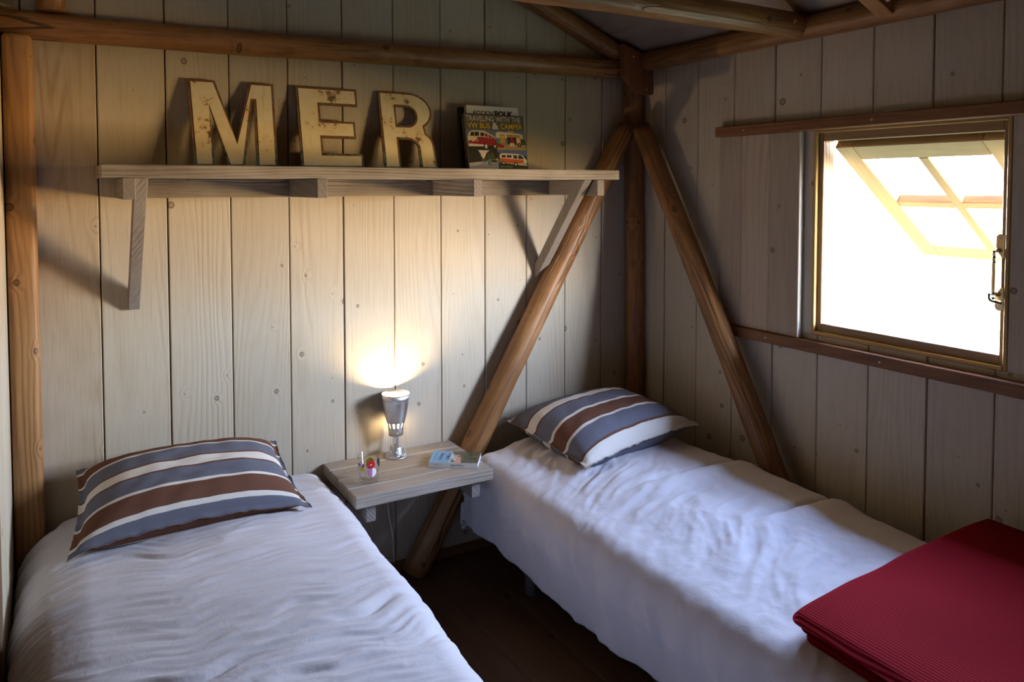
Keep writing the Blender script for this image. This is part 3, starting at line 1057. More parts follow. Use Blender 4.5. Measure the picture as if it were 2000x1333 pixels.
def shelf_book(name, x0, x1, yb, h, t, cover, lean, label, pages=True):
    root = empty(name, (x0, yb, SH_Z1 + 0.001), (-lean, 0, 0))
    tag(root, label, 'book')
    w = x1 - x0
    box('front_cover', (0, 0, 0), (w, 0.002, h), cover, root, 0.0006)
    box('back_cover', (0, t - 0.002, 0), (w, t, h), cover, root, 0.0006)
    box('spine', (0, 0.002, 0), (0.002, t - 0.002, h), cover, root)
    box('page_block', (0.002, 0.002, 0.003), (w - 0.003, t - 0.002, h - 0.003), 'white', root)
    return root, w


asph = ink(INK['asph'])
bk, bw_ = shelf_book('paperback_book', 1.362, 1.632, -0.150, 0.226, 0.024, asph, math.radians(12),
                     'grey book with four camper van photographs on its cover, front of the stack')
UX, UZ = (1, 0, 0), (0, 0, 1)
text_part('title_text', 'TRAVELING WITH THE', ink(INK['white']), bk, (0.007, -0.0002, 0.196), UX, UZ, 0.249, 0.023, bold=0.016)
text_part('title_text', 'VW BUS', ink(INK['yel']), bk, (0.012, -0.0002, 0.168), UX, UZ, 0.100, 0.023, bold=0.016)
text_part('title_text', '&', ink(INK['white']), bk, (0.121, -0.0002, 0.165), UX, UZ, 0.030, 0.028, bold=0.04)
text_part('title_text', 'CAMPER', ink(INK['yel']), bk, (0.160, -0.0002, 0.168), UX, UZ, 0.100, 0.023, bold=0.016)
I = INK
picture('cover_photo', [
    (I['sky'], rect(0, 0, 1, 1)), (I['dk'], rect(0, 0, 1, 0.18)), (I['grn'], [(0, .18), (1, .18), (1, .42), (0, .30)]),
    (I['red'], [(.06, .30), (.06, .56), (.30, .66), (.98, .52), (.97, .22), (.52, .16), (.18, .18)]),
    (I['cream'], [(.03, .58), (.10, .86), (.22, .95), (.62, .96), (.98, .66), (.98, .56), (.52, .64), (.36, .62), (.22, .36), (.06, .52)]),
    (I['dk'], [(.12, .66), (.16, .86), (.26, .88), (.26, .66)]), (I['dk'], [(.28, .66), (.28, .88), (.43, .88), (.42, .68)]),
    (I['dk'], [(.47, .68), (.48, .86), (.60, .84), (.60, .66)]), (I['red'], [(.63, .66), (.63, .84), (.72, .78), (.72, .62)]), (I['red'], [(.75, .62), (.75, .76), (.84, .70), (.84, .58)]), (I['red'], [(.87, .58), (.87, .68), (.95, .62), (.95, .55)]),
    (I['white'], [(.04, .14), (.54, .14), (.56, .24), (.04, .28)]), (I['dk'], disc(.62, .15, .075, .16)), (I['white'], disc(.63, .15, .045, .11)), (I['dk'], disc(.93, .16, .05, .12)), (I['white'], disc(.935, .16, .028, .075)),
    (I['white'], disc(.34, .47, .05, .08)), (I['dk'], disc(.345, .47, .03, .05)), (I['white'], disc(.07, .48, .035, .07)),
    (I['white'], disc(.18, .60, .045, .075)), (I['cream'], disc(.18, .60, .036, .06)), (I['white'], [(.15, .64), (.18, .555), (.21, .64), (.2, .64), (.18, .585), (.16, .64)])],
    bk, (0.003, -0.0002, 0.083), UX, UZ, 0.130, 0.079)
picture('cover_photo', [
    (I['sky'], rect(0, 0, 1, 1)), (I['sand'], rect(0, 0, 1, .30)), (I['van'], [(.0, .86), (.10, .93), (.82, .86), (.86, .80), (0, .80)]), (I['tan'], [(.40, .92), (.62, .88), (.62, 1.0), (.44, 1.0)]),
    (I['teal'], rect(0, .28, .92, .62)), (I['van'], rect(0, .60, .92, .82)), (I['tan'], rect(.13, .34, .30, .80)), (I['cream'], rect(.19, .62, .25, .72)),
    (I['dk'], rect(.38, .30, .70, .80)), (I['tan'], rect(.40, .66, .52, .80)), (I['tan'], rect(.54, .66, .67, .80)), (I['tan'], rect(.68, .34, .84, .78)), (I['van'], rect(.70, .38, .80, .62)),
    (I['red'], [(.48, .34), (.46, .50), (.53, .62), (.62, .50), (.62, .34)]), (I['sand'], disc(.535, .64, .028, .05)), (I['white'], [(.44, .18), (.46, .36), (.60, .36), (.60, .18), (.55, .18), (.53, .30), (.50, .18)]),
    (I['grn'], [(.84, .28), (.84, .60), (1, .52), (1, .26)]), (I['dk'], disc(.78, .26, .07, .11)), (I['sand'], disc(.78, .26, .035, .055)), (I['red'], [(0, .12), (.02, .34), (.26, .22), (.22, .10)])],
    bk, (0.134, -0.0002, 0.083), UX, UZ, 0.134, 0.079)
picture('cover_photo', [
    (I['dk'], rect(0, 0, 1, 1)), (I['van'], [(.34, .95), (.74, .95), (.62, .82), (.56, .62), (.50, .50), (.44, .62), (.40, .82)]), (I['snow'], [(0, .02), (0, .30), (.46, .38), (.80, .44), (1, .56), (1, 0)]),
    (I['grn'], [(.60, .50), (.66, .90), (.74, .70), (.82, .94), (.90, .58), (.92, .48)]), (I['white'], [(0, .10), (.2, .14), (.5, .34), (.3, .34), (0, .28)]),
    (I['teal'], rect(.44, .34, .58, .50)), (I['dk'], rect(.46, .42, .56, .48)), (I['teal'], [(.64, .20), (.62, .46), (.70, .50), (.98, .48), (1.0, .22)]), (I['dk'], rect(.76, .36, .94, .46)), (I['snow'], rect(.74, .24, .98, .32))],
    bk, (0.003, -0.0002, 0.004), UX, UZ, 0.130, 0.079)
picture('cover_photo', [
    (I['deep'], rect(0, 0, 1, 1)), (I['dk'], [(0, .5), (0, .86), (.18, .78), (.3, .66), (.3, .4)]), (I['grn'], rect(0, 0, 1, .34)), (I['dk'], [(.72, .62), (.8, .72), (.98, .7), (1, .4), (.7, .4)]),
    (I['van'], [(.05, .58), (.06, .76), (.14, .82), (.70, .80), (.86, .72), (.96, .50), (.96, .30), (.60, .24), (.08, .36)]), (I['org'], [(.05, .36), (.05, .58), (.60, .52), (.92, .48), (.93, .34), (.62, .30)]),
    (I['dk'], rect(.12, .60, .26, .73)), (I['dk'], rect(.30, .60, .46, .73)), (I['dk'], [(.52, .56), (.52, .73), (.64, .73), (.66, .55)]), (I['dk'], [(.69, .54), (.69, .74), (.80, .72), (.90, .54)]),
    (I['dk'], disc(.17, .32, .055, .10)), (I['white'], disc(.17, .32, .03, .055)), (I['dk'], disc(.58, .26, .065, .12)), (I['white'], disc(.58, .26, .035, .065)), (I['white'], disc(.92, .42, .06, .12)), (I['van'], disc(.92, .42, .035, .08)),
    (I['org'], disc(.76, .42, .03, .05)), (I['white'], [(.66, .22), (.66, .28), (.97, .26), (.97, .18)])],
    bk, (0.134, -0.0002, 0.004), UX, UZ, 0.134, 0.079)
tiny_lines('author_text', INK['white'], bk, (0.140, -0.0010, 0.012), UX, UZ, 0.055, 0.003, (4, 2, 7), 0.0004)
text_part('spine_text', 'TRAVELING WITH THE', ink(INK['white']), bk, (-0.0002, 0.017, 0.208), (0, 0, -1), (0, -1, 0), 0.080, 0.010, bold=0.01)
text_part('spine_text', 'VW BUS & CAMPER', ink(INK['yel']), bk, (-0.0002, 0.017, 0.120), (0, 0, -1), (0, -1, 0), 0.075, 0.010, bold=0.01)

bk2, w2 = shelf_book('paperback_book', 1.392, 1.630, -0.112, 0.262, 0.021, 'white', math.radians(10), 'white music book showing black title letters behind the camper van book')
text_part('title_text', "ROCK'N'", 'black', bk2, (0.030, -0.0002, 0.222), UX, UZ, 0.092, 0.020, bold=0.012)
text_part('title_text', 'FOLK', 'black', bk2, (0.126, -0.0002, 0.218), UX, UZ, 0.085, 0.026, bold=0.05)
bk3, w3 = shelf_book('paperback_book', 1.373, 1.560, -0.082, 0.255, 0.018, 'dark', math.radians(9), 'dark book almost hidden behind the white music book')

# ------------------------------------------------------------------ bedside shelf
NZ = 0.473
ns = empty('bedside_shelf', (1.085, 0, NZ))
tag(ns, 'grey wooden slatted bedside shelf fixed to the wall between two beds', 'shelf')
for a, b in ((-0.366, -0.287), (-0.283, -0.188), (-0.184, -0.083), (-0.079, -0.003)):
    box('slat', (-0.260, a, -0.042), (0.260, b, 0.0), 'ns_x', ns, 0.0025)
for y in (-0.285, -0.186, -0.081):
    box('joint_filler', (-0.2585, y - 0.0021, -0.012), (0.2585, y + 0.0021, -0.0018), 'white', ns)
for x in (-0.215, 0.185):
    box('cleat', (x, -0.340, -0.105), (x + 0.034, -0.003, -0.042), 'grey_y', ns, 0.0015)
for x in (-0.211, 0.202):
    for y in (-0.33, -0.235, -0.13, -0.04):
        screw((x + 0.004 * math.sin(y * 90), y, 0.0), (0, 0, 1), ns, 0.0042)

# ------------------------------------------------------------------ lamp
LMP = (1.088, -0.068)
lamp = empty('spot_lamp', (LMP[0], LMP[1], NZ), (0, 0, math.radians(-12)))
tag(lamp, 'brushed steel spot lamp pointing upwards, lit, on the bedside shelf', 'lamp')
lathe('base', [(0.0, 0.0), (0.041, 0.0), (0.0415, 0.003), (0.028, 0.0045), (0.0265, 0.008), (0.0235, 0.036), (0.021, 0.041), (0.0, 0.042)], 'lamp', lamp, 40)
for s in (-1, 1):
    y = -0.0255 if s < 0 else 0.0225
    y = s * 0.0245
    pts = [(-0.0055, 0.040), (0.0055, 0.040), (0.0055, 0.096)] + [(0.0055 * math.cos(a), 0.096 + 0.0055 * math.sin(a)) for a in np.linspace(0.3, math.pi - 0.3, 7)] + [(-0.0055, 0.096)]
    prism('arm', pts, y - 0.001, y + 0.001, 'lamp', lamp, 'XZ')
    pv = lathe('pivot_bolt', [(0.0, 0.004), (0.0035, 0.0035), (0.004, 0.0)], 'lamp', lamp, 14, (0, y - 0.001 if s < 0 else y + 0.001, 0.095))
    pv.rotation_euler = (math.pi / 2 if s < 0 else -math.pi / 2, 0, 0)
lathe('stem', [(0.0, 0.038), (0.009, 0.040), (0.007, 0.050), (0.0, 0.052)], 'lamp', lamp, 20)
sw = lathe('switch', [(0.0, 0.006), (0.004, 0.0055), (0.0048, 0.0)], 'white', lamp, 16, (-0.004, -0.0245, 0.022))
sw.rotation_euler = (math.radians(84), 0, 0)
sw = lathe('switch', [(0.0, 0.006), (0.003, 0.0055), (0.0038, 0.0)], 'white', lamp, 16, (-0.022, -0.012, 0.022))
sw.rotation_euler = (math.radians(84), 0, math.radians(-62))
# shade with a row of slots
prof_o = [(0.0245, 0.083), (0.0275, 0.084), (0.0285, 0.100), (0.0295, 0.114), (0.0345, 0.133), (0.0420, 0.165), (0.0475, 0.198), (0.0495, 0.212), (0.0500, 0.214), (0.0496, 0.2155), (0.0505, 0.222), (0.0512, 0.2235), (0.0508, 0.2255), (0.0530, 0.243)]
prof_i = [(r - 0.0011, z) for (r, z) in prof_o[::-1]]
npf = len(prof_o)


def slot(i, j):
    jo = j if j < npf - 1 else None
    ji = 2 * npf - 2 - j if j >= npf else None
    return (i % 5 in (0, 1)) and (jo == 3 or ji == 3)


shade = lathe('shade', prof_o + prof_i, 'lamp', lamp, 60, close=True, skip=slot)
lathe('socket', [(0.0, 0.084), (0.0235, 0.084), (0.018, 0.098), (0.014, 0.112), (0.0, 0.113)], 'white', lamp, 24)
em = Nodes('lit_bulb')
em.t.nodes.remove(em.b)
ee = em.new('ShaderNodeEmission')
ee.inputs['Color'].default_value = (1.0, 0.74, 0.42, 1)
ee.inputs['Strength'].default_value = 120.0
em.t.links.new(ee.outputs[0], em.out.inputs[0])
lathe('bulb', [(0.0, 0.1135), (0.011, 0.114), (0.012, 0.125), (0.020, 0.145), (0.0235, 0.162), (0.021, 0.180), (0.012, 0.190), (0.0, 0.193)], em.mat, lamp, 24)
ld = bpy.data.lights.new('lamp_light', 'POINT')
ld.energy = LAMP_POWER
ld.color = (1.0, 0.70, 0.38)
ld.shadow_soft_size = 0.020
lo_ = bpy.data.objects.new('lamp_light', ld)
link(lo_, lamp)
lo_.location = (0, 0, 0.205)
tube('cord', [(0.006, -0.022, 0.010), (0.020, -0.028, 0.009), (0.032, -0.018, 0.014), (0.030, 0.010, 0.024), (0.016, 0.022, 0.020), (0.004, 0.034, 0.010), (-0.004, 0.044, 0.004)], 0.0022, 'white', lamp)
pc = tube('lamp_cable', [(1.074, -0.012, 0.43), (1.074, -0.010, 0.36), (1.076, -0.010, 0.27), (1.084, -0.011, 0.20), (1.094, -0.012, 0.14), (1.097, -0.012, 0.08), (1.098, -0.014, 0.035)], 0.003, 'white')
tag(pc, 'thin white lamp cable hanging down the wall below the bedside shelf', 'cable')

# ------------------------------------------------------------------ tumbler with printed dots
GX, GY = 0.912, -0.252
gl = empty('drinking_glass', (GX, GY, NZ + 0.0005))
tag(gl, 'clear tumbler printed with coloured dots standing on the bedside shelf', 'glass')
lathe('tumbler', [(0.0, 0.0), (0.031, 0.0), (0.0325, 0.003), (0.0395, 0.094), (0.0388, 0.0952), (0.0378, 0.094), (0.0312, 0.014), (0.028, 0.0115), (0.0, 0.011)], 'tumbler', gl, 48)


def dot(a0, z0, r, c, half=None):
    """a round dot printed on the outside of the glass; half keeps part of it"""
    vs, fs = [], []
    n = 20
    rad = lambda z: 0.0325 + 0.0070 * z / 0.091 + 0.0005
    ctr = None
    pts = [(r * math.cos(2 * math.pi * k / n), r * math.sin(2 * math.pi * k / n)) for k in range(n)]
    if half == 'r':
        pts = [(r * math.cos(t_), r * math.sin(t_)) for t_ in np.linspace(-math.pi / 2, math.pi / 2, 13)]
    if half == 'l':
        pts = [(r * math.cos(t_), r * math.sin(t_)) for t_ in np.linspace(math.pi / 2, 1.5 * math.pi, 13)]
    if half == 't':
        pts = [(r * math.cos(t_), r * math.sin(t_)) for t_ in np.linspace(0, math.pi, 13)]
    if half == 'b':
        pts = [(r * math.cos(t_), r * math.sin(t_)) for t_ in np.linspace(math.pi, 2 * math.pi, 13)]
    mx = sum(p[0] for p in pts) / len(pts)
    my = sum(p[1] for p in pts) / len(pts)

    def P(p):
        z = z0 + p[1]
        a = a0 + p[0] / 0.037
        return (rad(z) * math.cos(a), rad(z) * math.sin(a), z)
    vs = [P((mx, my))] + [P(((p[0] + mx) / 2, (p[1] + my) / 2)) for p in pts] + [P(p) for p in pts]
    n = len(pts)
    for k in range(n):
        q = (k + 1) % n
        fs.append((0, 1 + k, 1 + q))
        fs.append((1 + k, 1 + n + k, 1 + n + q, 1 + q))
    mesh_obj('printed_dot', vs, fs, ink(c), gl, True)


aim = math.atan2(-2.77 - GY, 0 - GX)         # towards the camera
RED, BLU, YEL, PNK, WHT = (0.55, 0.02, 0.025), (0.05, 0.09, 0.42), (0.80, 0.62, 0.01), (0.55, 0.22, 0.48), (0.80, 0.80, 0.80)
dot(aim + 0.20, 0.070, 0.0150, RED)
dot(aim + 0.20, 0.070, 0.0025, WHT)
dot(aim + 0.35, 0.042, 0.0160, WHT, 'r')
dot(aim + 0.35, 0.042, 0.0160, PNK, 'l')
dot(aim - 0.82, 0.046, 0.0150, WHT, 'b')
dot(aim - 0.82, 0.046, 0.0150, YEL, 't')
dot(aim - 0.98, 0.068, 0.0140, WHT)
dot(aim - 1.00, 0.067, 0.0085, BLU)
dot(aim + 1.9, 0.060, 0.0150, BLU)
dot(aim - 2.3, 0.048, 0.0150, RED)
dot(aim + 3.0, 0.055, 0.0150, YEL)

# ------------------------------------------------------------------ novel on the bedside shelf
bx_ = Vector((0.068, 0.098, 0)).normalized()
by_ = Vector((-bx_.y, bx_.x, 0))
nb = empty('paperback_novel', (1.294, -0.341, NZ + 0.0005), (0, 0, math.atan2(bx_.y, bx_.x)))
tag(nb, 'blue and green paperback novel with a white spine lying on the bedside shelf', 'book')
NW, NL, NT = 0.118, 0.180, 0.019
box('front_cover', (0, 0, NT - 0.001), (NW, NL, NT), 'white', nb)
box('back_cover', (0, 0, 0), (NW, NL, 0.001), 'white', nb)
box('spine', (0, 0, 0.001), (0.0012, NL, NT - 0.001), 'white', nb)
box('page_block', (0.0012, 0.001, 0.001), (NW - 0.001, NL - 0.001, NT - 0.001), 'white', nb)
SKYB, PINK, GRND, LEAF = (0.16, 0.36, 0.58), (0.52, 0.30, 0.23), (0.10, 0.095, 0.06), (0.12, 0.14, 0.03)
random.seed(12)
shp = [(SKYB, rect(0, .58, 1, 1)), ((0.45, 0.52, 0.56), rect(0, .50, 1, .60)), (GRND, [(0, 0), (1, 0), (1, .60), (.82, .58), (.62, .50), (.40, .42), (0, .42)]),
       (PINK, [(.0, .34), (.0, .46), (.12, .52), (.30, .46), (.42, .54), (.50, .48), (.62, .56), (.70, .50), (.68, .42), (.3, .36)])]
for k in range(26):
    u, v = random.random(), random.random() * 0.42
    c = random.choice([LEAF, (0.05, 0.06, 0.03), (0.16, 0.14, 0.09), (0.06, 0.05, 0.045)])
    shp.append((c, disc(u * 0.9 + 0.05, v + 0.02, 0.035 + 0.04 * random.random(), 0.018 + 0.015 * random.random(), 7)))
for k in range(9):
    shp.append(((0.03, 0.05, 0.025), disc(0.03 + 0.3 * random.random(), 0.5 + 0.06 * random.random(), 0.03, 0.015, 7)))
shp = [(c, [(min(1, max(0, p[0])), min(1, max(0, p[1]))) for p in pts]) for c, pts in shp]
picture('cover_photo', shp, nb, (0.0, 0.0, NT), (1, 0, 0), (0, 1, 0), NW, NL, 0.0002)
tiny_lines('author_text', (0.08, 0.14, 0.28), nb, (0.020, NL - 0.019, NT), (1, 0, 0), (0, 1, 0), 0.076, 0.004, (7, 8), 0.003)
text_part('title_text', "L'Héritage", ink((0.10, 0.035, 0.10)), nb, (0.022, NL - 0.046, NT), (1, 0, 0), (0, 1, 0), 0.074, 0.017, 0.002, 0.004)
text_part('title_text', 'de Maria', ink((0.10, 0.035, 0.10)), nb, (0.030, NL - 0.070, NT), (1, 0, 0), (0, 1, 0), 0.062, 0.014, 0.002, 0.004)
text_part('spine_text', "L'Héritage de Maria", ink((0.08, 0.06, 0.07)), nb, (0, 0.052, 0.0135), (0, 1, 0), (0, 0, -1), 0.050, 0.008, 0.0004, 0.004)
tiny_lines('spine_text', (0.35, 0.33, 0.33), nb, (0, 0.132, 0.0115), (0, 1, 0), (0, 0, -1), 0.032, 0.003, (7, 8), 0.0)
picture('publisher_mark', [((0.06, 0.03, 0.04), disc(.5, .5, .5, .5, 12))], nb, (0, 0.171, 0.007), (0, 1, 0), (0, 0, -1), 0.006, -0.006, -0.0004)


# ------------------------------------------------------------------ beds
def make_bed(x0, x1, y0, y1, label):
    root = empty('single_bed', ((x0 + x1) / 2, (y0 + y1) / 2, 0))
    tag(root, label, 'bed')
    hx, hy = (x1 - x0) / 2, (y1 - y0) / 2
    box('bed_base', (-hx, -hy, 0.17), (hx, hy, 0.25), 'bed_base', root, 0.01, 2)
    box('mattress', (-hx, -hy, 0.25), (hx, hy, 0.355), 'mattress', root, 0.035, 4, True)
    for sx in (-1, 1):
        for sy in (-1, 1):
            lathe('leg', [(0.0, 0.0), (0.024, 0.0), (0.026, 0.004), (0.026, 0.172), (0.0, 0.172)], 'bed_base', root, 20, (sx * (hx - 0.07), sy * (hy - 0.26), 0.0))
    return root


def ridge(x, y, seed):
    """sharp crested folds"""
    x = x + 0.35 * perlin(x * 0.7 + 0.37, y * 0.45 + 0.61, seed + 40)
    n = perlin(x + 0.31, y + 0.17, seed) + 0.45 * perlin(x * 1.9 + 0.73, y * 1.7 + 0.29, seed + 60)
    return np.maximum(1 - np.sqrt((n * 1.7) ** 2 + 0.008), -0.22)


def duvet(name, x0, x1, y0, y1, ztop, hem_l, hem_r, hem_h, hem_f, rad, wrinkle, label, res=0.0062, crown=0.02, thick=0.016, shape=None):
    """a quilt draped over a bed; s runs across it from the left hem to the right hem, t from the head to the foot"""
    def profile(lo, hi, hlo, hhi, r):
        """positions and drops along an arch: up, over and down"""
        P = []
        up = max(ztop - hlo - r, 0.02)
        n = max(2, int(up / res))
        for k in range(n):
            P.append((lo, r + up * (1 - k / n)))
        n = max(3, int(r * 1.57 / res))
        for k in range(n):
            a = k / n * math.pi / 2
            P.append((lo + r - r * math.cos(a), r - r * math.sin(a)))
        n = int((hi - lo - 2 * r) / res)
        for k in range(n + 1):
            P.append((lo + r + (hi - lo - 2 * r) * k / n, 0.0))
        n = max(3, int(r * 1.57 / res))
        for k in range(1, n + 1):
            a = k / n * math.pi / 2
            P.append((hi - r + r * math.sin(a), r - r * math.cos(a)))
        up = max(ztop - hhi - r, 0.02)
        n = max(2, int(up / res))
        for k in range(1, n + 1):
            P.append((hi, r + up * k / n))
        return np.array(P)
    A = profile(x0, x1, hem_l, hem_r, rad)
    B = profile(-y1, -y0, hem_h, hem_f, rad * 0.8)     # head first
    X, Y = np.meshgrid(A[:, 0], -B[:, 0], indexing='ij')
    DX, DY = np.meshgrid(A[:, 1], B[:, 1], indexing='ij')
    sa = np.concatenate([[0], np.cumsum(np.hypot(np.diff(A[:, 0]), np.diff(A[:, 1])))])
    sb = np.concatenate([[0], np.cumsum(np.hypot(np.diff(B[:, 0]), np.diff(B[:, 1])))])
    S, T = np.meshgrid(sa, sb, indexing='ij')
    drop = np.maximum(DX, DY) + 0.35 * np.minimum(DX, DY)
    mx = np.where(X < (x0 + x1) / 2, ztop - hem_l, ztop - hem_r)
    drop = np.minimum(drop, np.maximum(mx, DY))
    Z = ztop - drop
    cu = np.clip((X - x0) / (x1 - x0), 0, 1)
    Z = Z + crown * (1 - (2 * cu - 1) ** 2) * (drop < rad * 1.2)
    if shape:
        X, Y, Z = shape(X, Y, Z, DX, DY, S, T)
    P = np.stack([X, Y, Z], -1)
    du = np.gradient(P, axis=0)
    dv = np.gradient(P, axis=1)
    N = np.cross(du, dv)
    N /= np.maximum(np.linalg.norm(N, axis=-1, keepdims=True), 1e-9)
    if N[N.shape[0] // 2, N.shape[1] // 2, 2] < 0:
        N = -N
    hgt = wrinkle(X, Y, Z, DX, DY, S, T)
    P = P + N * hgt[..., None]
    n, m = P.shape[:2]
    idx = np.arange(n * m).reshape(n, m)
    q = np.stack([idx[:-1, :-1], idx[:-1, 1:], idx[1:, 1:], idx[1:, :-1]], -1).reshape(-1, 4)
    o = mesh_obj(name, P.reshape(-1, 3).tolist(), q.tolist(), 'duvet', None, True)
    md = o.modifiers.new('thickness', 'SOLIDIFY')
    md.thickness = thick
    md.offset = -1
    return tag(o, label, 'duvet')


make_bed(-0.02, 0.755, -2.02, -0.135, 'low single bed next to the partition, under a rumpled white duvet')
make_bed(1.405, 2.13, -2.02, -0.165, 'low single bed below the window on a dark round leg')


def wr_left(X, Y, Z, DX, DY, S, T):
    rot = 0.10
    u = S * math.cos(rot) + T * math.sin(rot)
    v = -S * math.sin(rot) + T * math.cos(rot)
    v = v + 0.10 * perlin(S * 2.3, T * 2.0, 3) + 0.03 * perlin(S * 6.1, T * 5.0, 13) + 0.16 * (S - 0.55) ** 2
    env = np.clip(0.55 + 0.8 * perlin(S * 1.7, T * 1.9, 9), 0.1, 1.3)
    env2 = np.clip(0.5 + 0.9 * perlin(S * 2.9, T * 2.3, 19), 0.0, 1.3)
    h = 0.009 * perlin(S * 2.4, T * 2.8, 1)
    h += 0.010 * env * ridge(u * 1.3, v * 8.0, 2)
    h += 0.0072 * env2 * ridge(u * 1.9 + 3, v * 17.0, 4)
    h += 0.0050 * (0.3 + env) * ridge(u * 2.6, v * 33.0, 5)
    h += 0.0022 * (0.3 + env2) * ridge(u * 5.0 + v * 3.0, v * 60.0, 6)
    return h


def wr_right(X, Y, Z, DX, DY, S, T):
    h = 0.016 * perlin(S * 2.1 + 2, T * 2.0, 21)
    side = np.clip(DX / 0.12, 0, 1) * (X < 1.7)
    wv = 0.06 * perlin(S * 3, T * 3, 25)
    a = S * 0.5 + T * 0.86 + wv
    b = S * 0.86 - T * 0.5
    band = np.exp(-((S - 0.50 - 0.06 * T) / 0.17) ** 2)
    h += 0.013 * band * ridge(b * 2.6, a * 7.5, 22)
    h += 0.0060 * (0.3 + band) * ridge(b * 4.0, a * 15.0, 23)
    h += 0.0022 * (0.4 + band) * ridge(b * 8.0, a * 30.0, 24)
    # long hanging folds on the side
    h += side * (0.016 * perlin(T * 7.0 + 1.2 * S, S * 1.5, 26) + 0.009 * ridge(T * 6.5 + 2.5 * S, S * 2.0, 27) + 0.0025 * ridge(T * 15.0 + 6 * S, S * 3.0, 29))
    # stitched channels across the quilt
    g = np.clip((X - 1.55) / 0.25, 0, 1)
    for yc in (-0.80, -1.19):
        d = (Y - yc - 0.02 * np.sin(X * 7) + 0.10 * (X - 1.9))
        h += g * (-0.015 * np.exp(-(d / 0.014) ** 2) + 0.014 * np.exp(-((d + 0.05) / 0.05) ** 2))
    h += 0.0016 * ridge(S * 11.0, T * 13.0, 28)
    return h


def sh_right(X, Y, Z, DX, DY, S, T):
    # the open side swings out towards the hem, and the hem rises and falls
    k = np.clip((DX - 0.06) / 0.22, 0, 1) * (X < 1.7)
    X = X - 0.012 * k + 0.035 * np.clip((DX - 0.12) / 0.2, 0, 1) * (X < 1.7) * np.clip((-Y - 0.25) / 0.4, 0, 1)
    Z = Z + k * 0.02 * np.sin(T * 5.0)
    Z = Z - 0.012 * np.clip(-Y / 2, 0, 1) + 0.058 * np.clip((X - 1.50) / 0.62, 0, 1)
    return X, Y, Z


def sh_left(X, Y, Z, DX, DY, S, T):
    k = np.clip(DX / 0.2, 0, 1) * (X > 0.5)
    X = X - 0.045 * np.clip((-Y - 0.3) / 1.2, 0, 1) * np.clip((X - 0.1) / 0.7, 0, 1) + 0.02 * k
    Z = Z - 0.05 * np.clip((0.05 - X) / 0.2, 0, 1) ** 1.5
    Y = np.minimum(Y, -0.024 - 0.093 * np.clip((0.03 - X) / 0.06, 0, 1))
    return X, Y, Z


duvet('duvet', -0.112, 0.815, -2.06, -0.024, 0.462, 0.20, 0.16, 0.30, 0.16, 0.085, wr_left, 'rumpled white cotton duvet on the bed beside the partition', shape=sh_left, crown=0.022)
duvet('duvet', 1.354, 2.172, -2.06, -0.136, 0.435, 0.165, 0.25, 0.17, 0.16, 0.075, wr_right, 'smooth white cotton duvet on the bed below the window', shape=sh_right, crown=0.03)


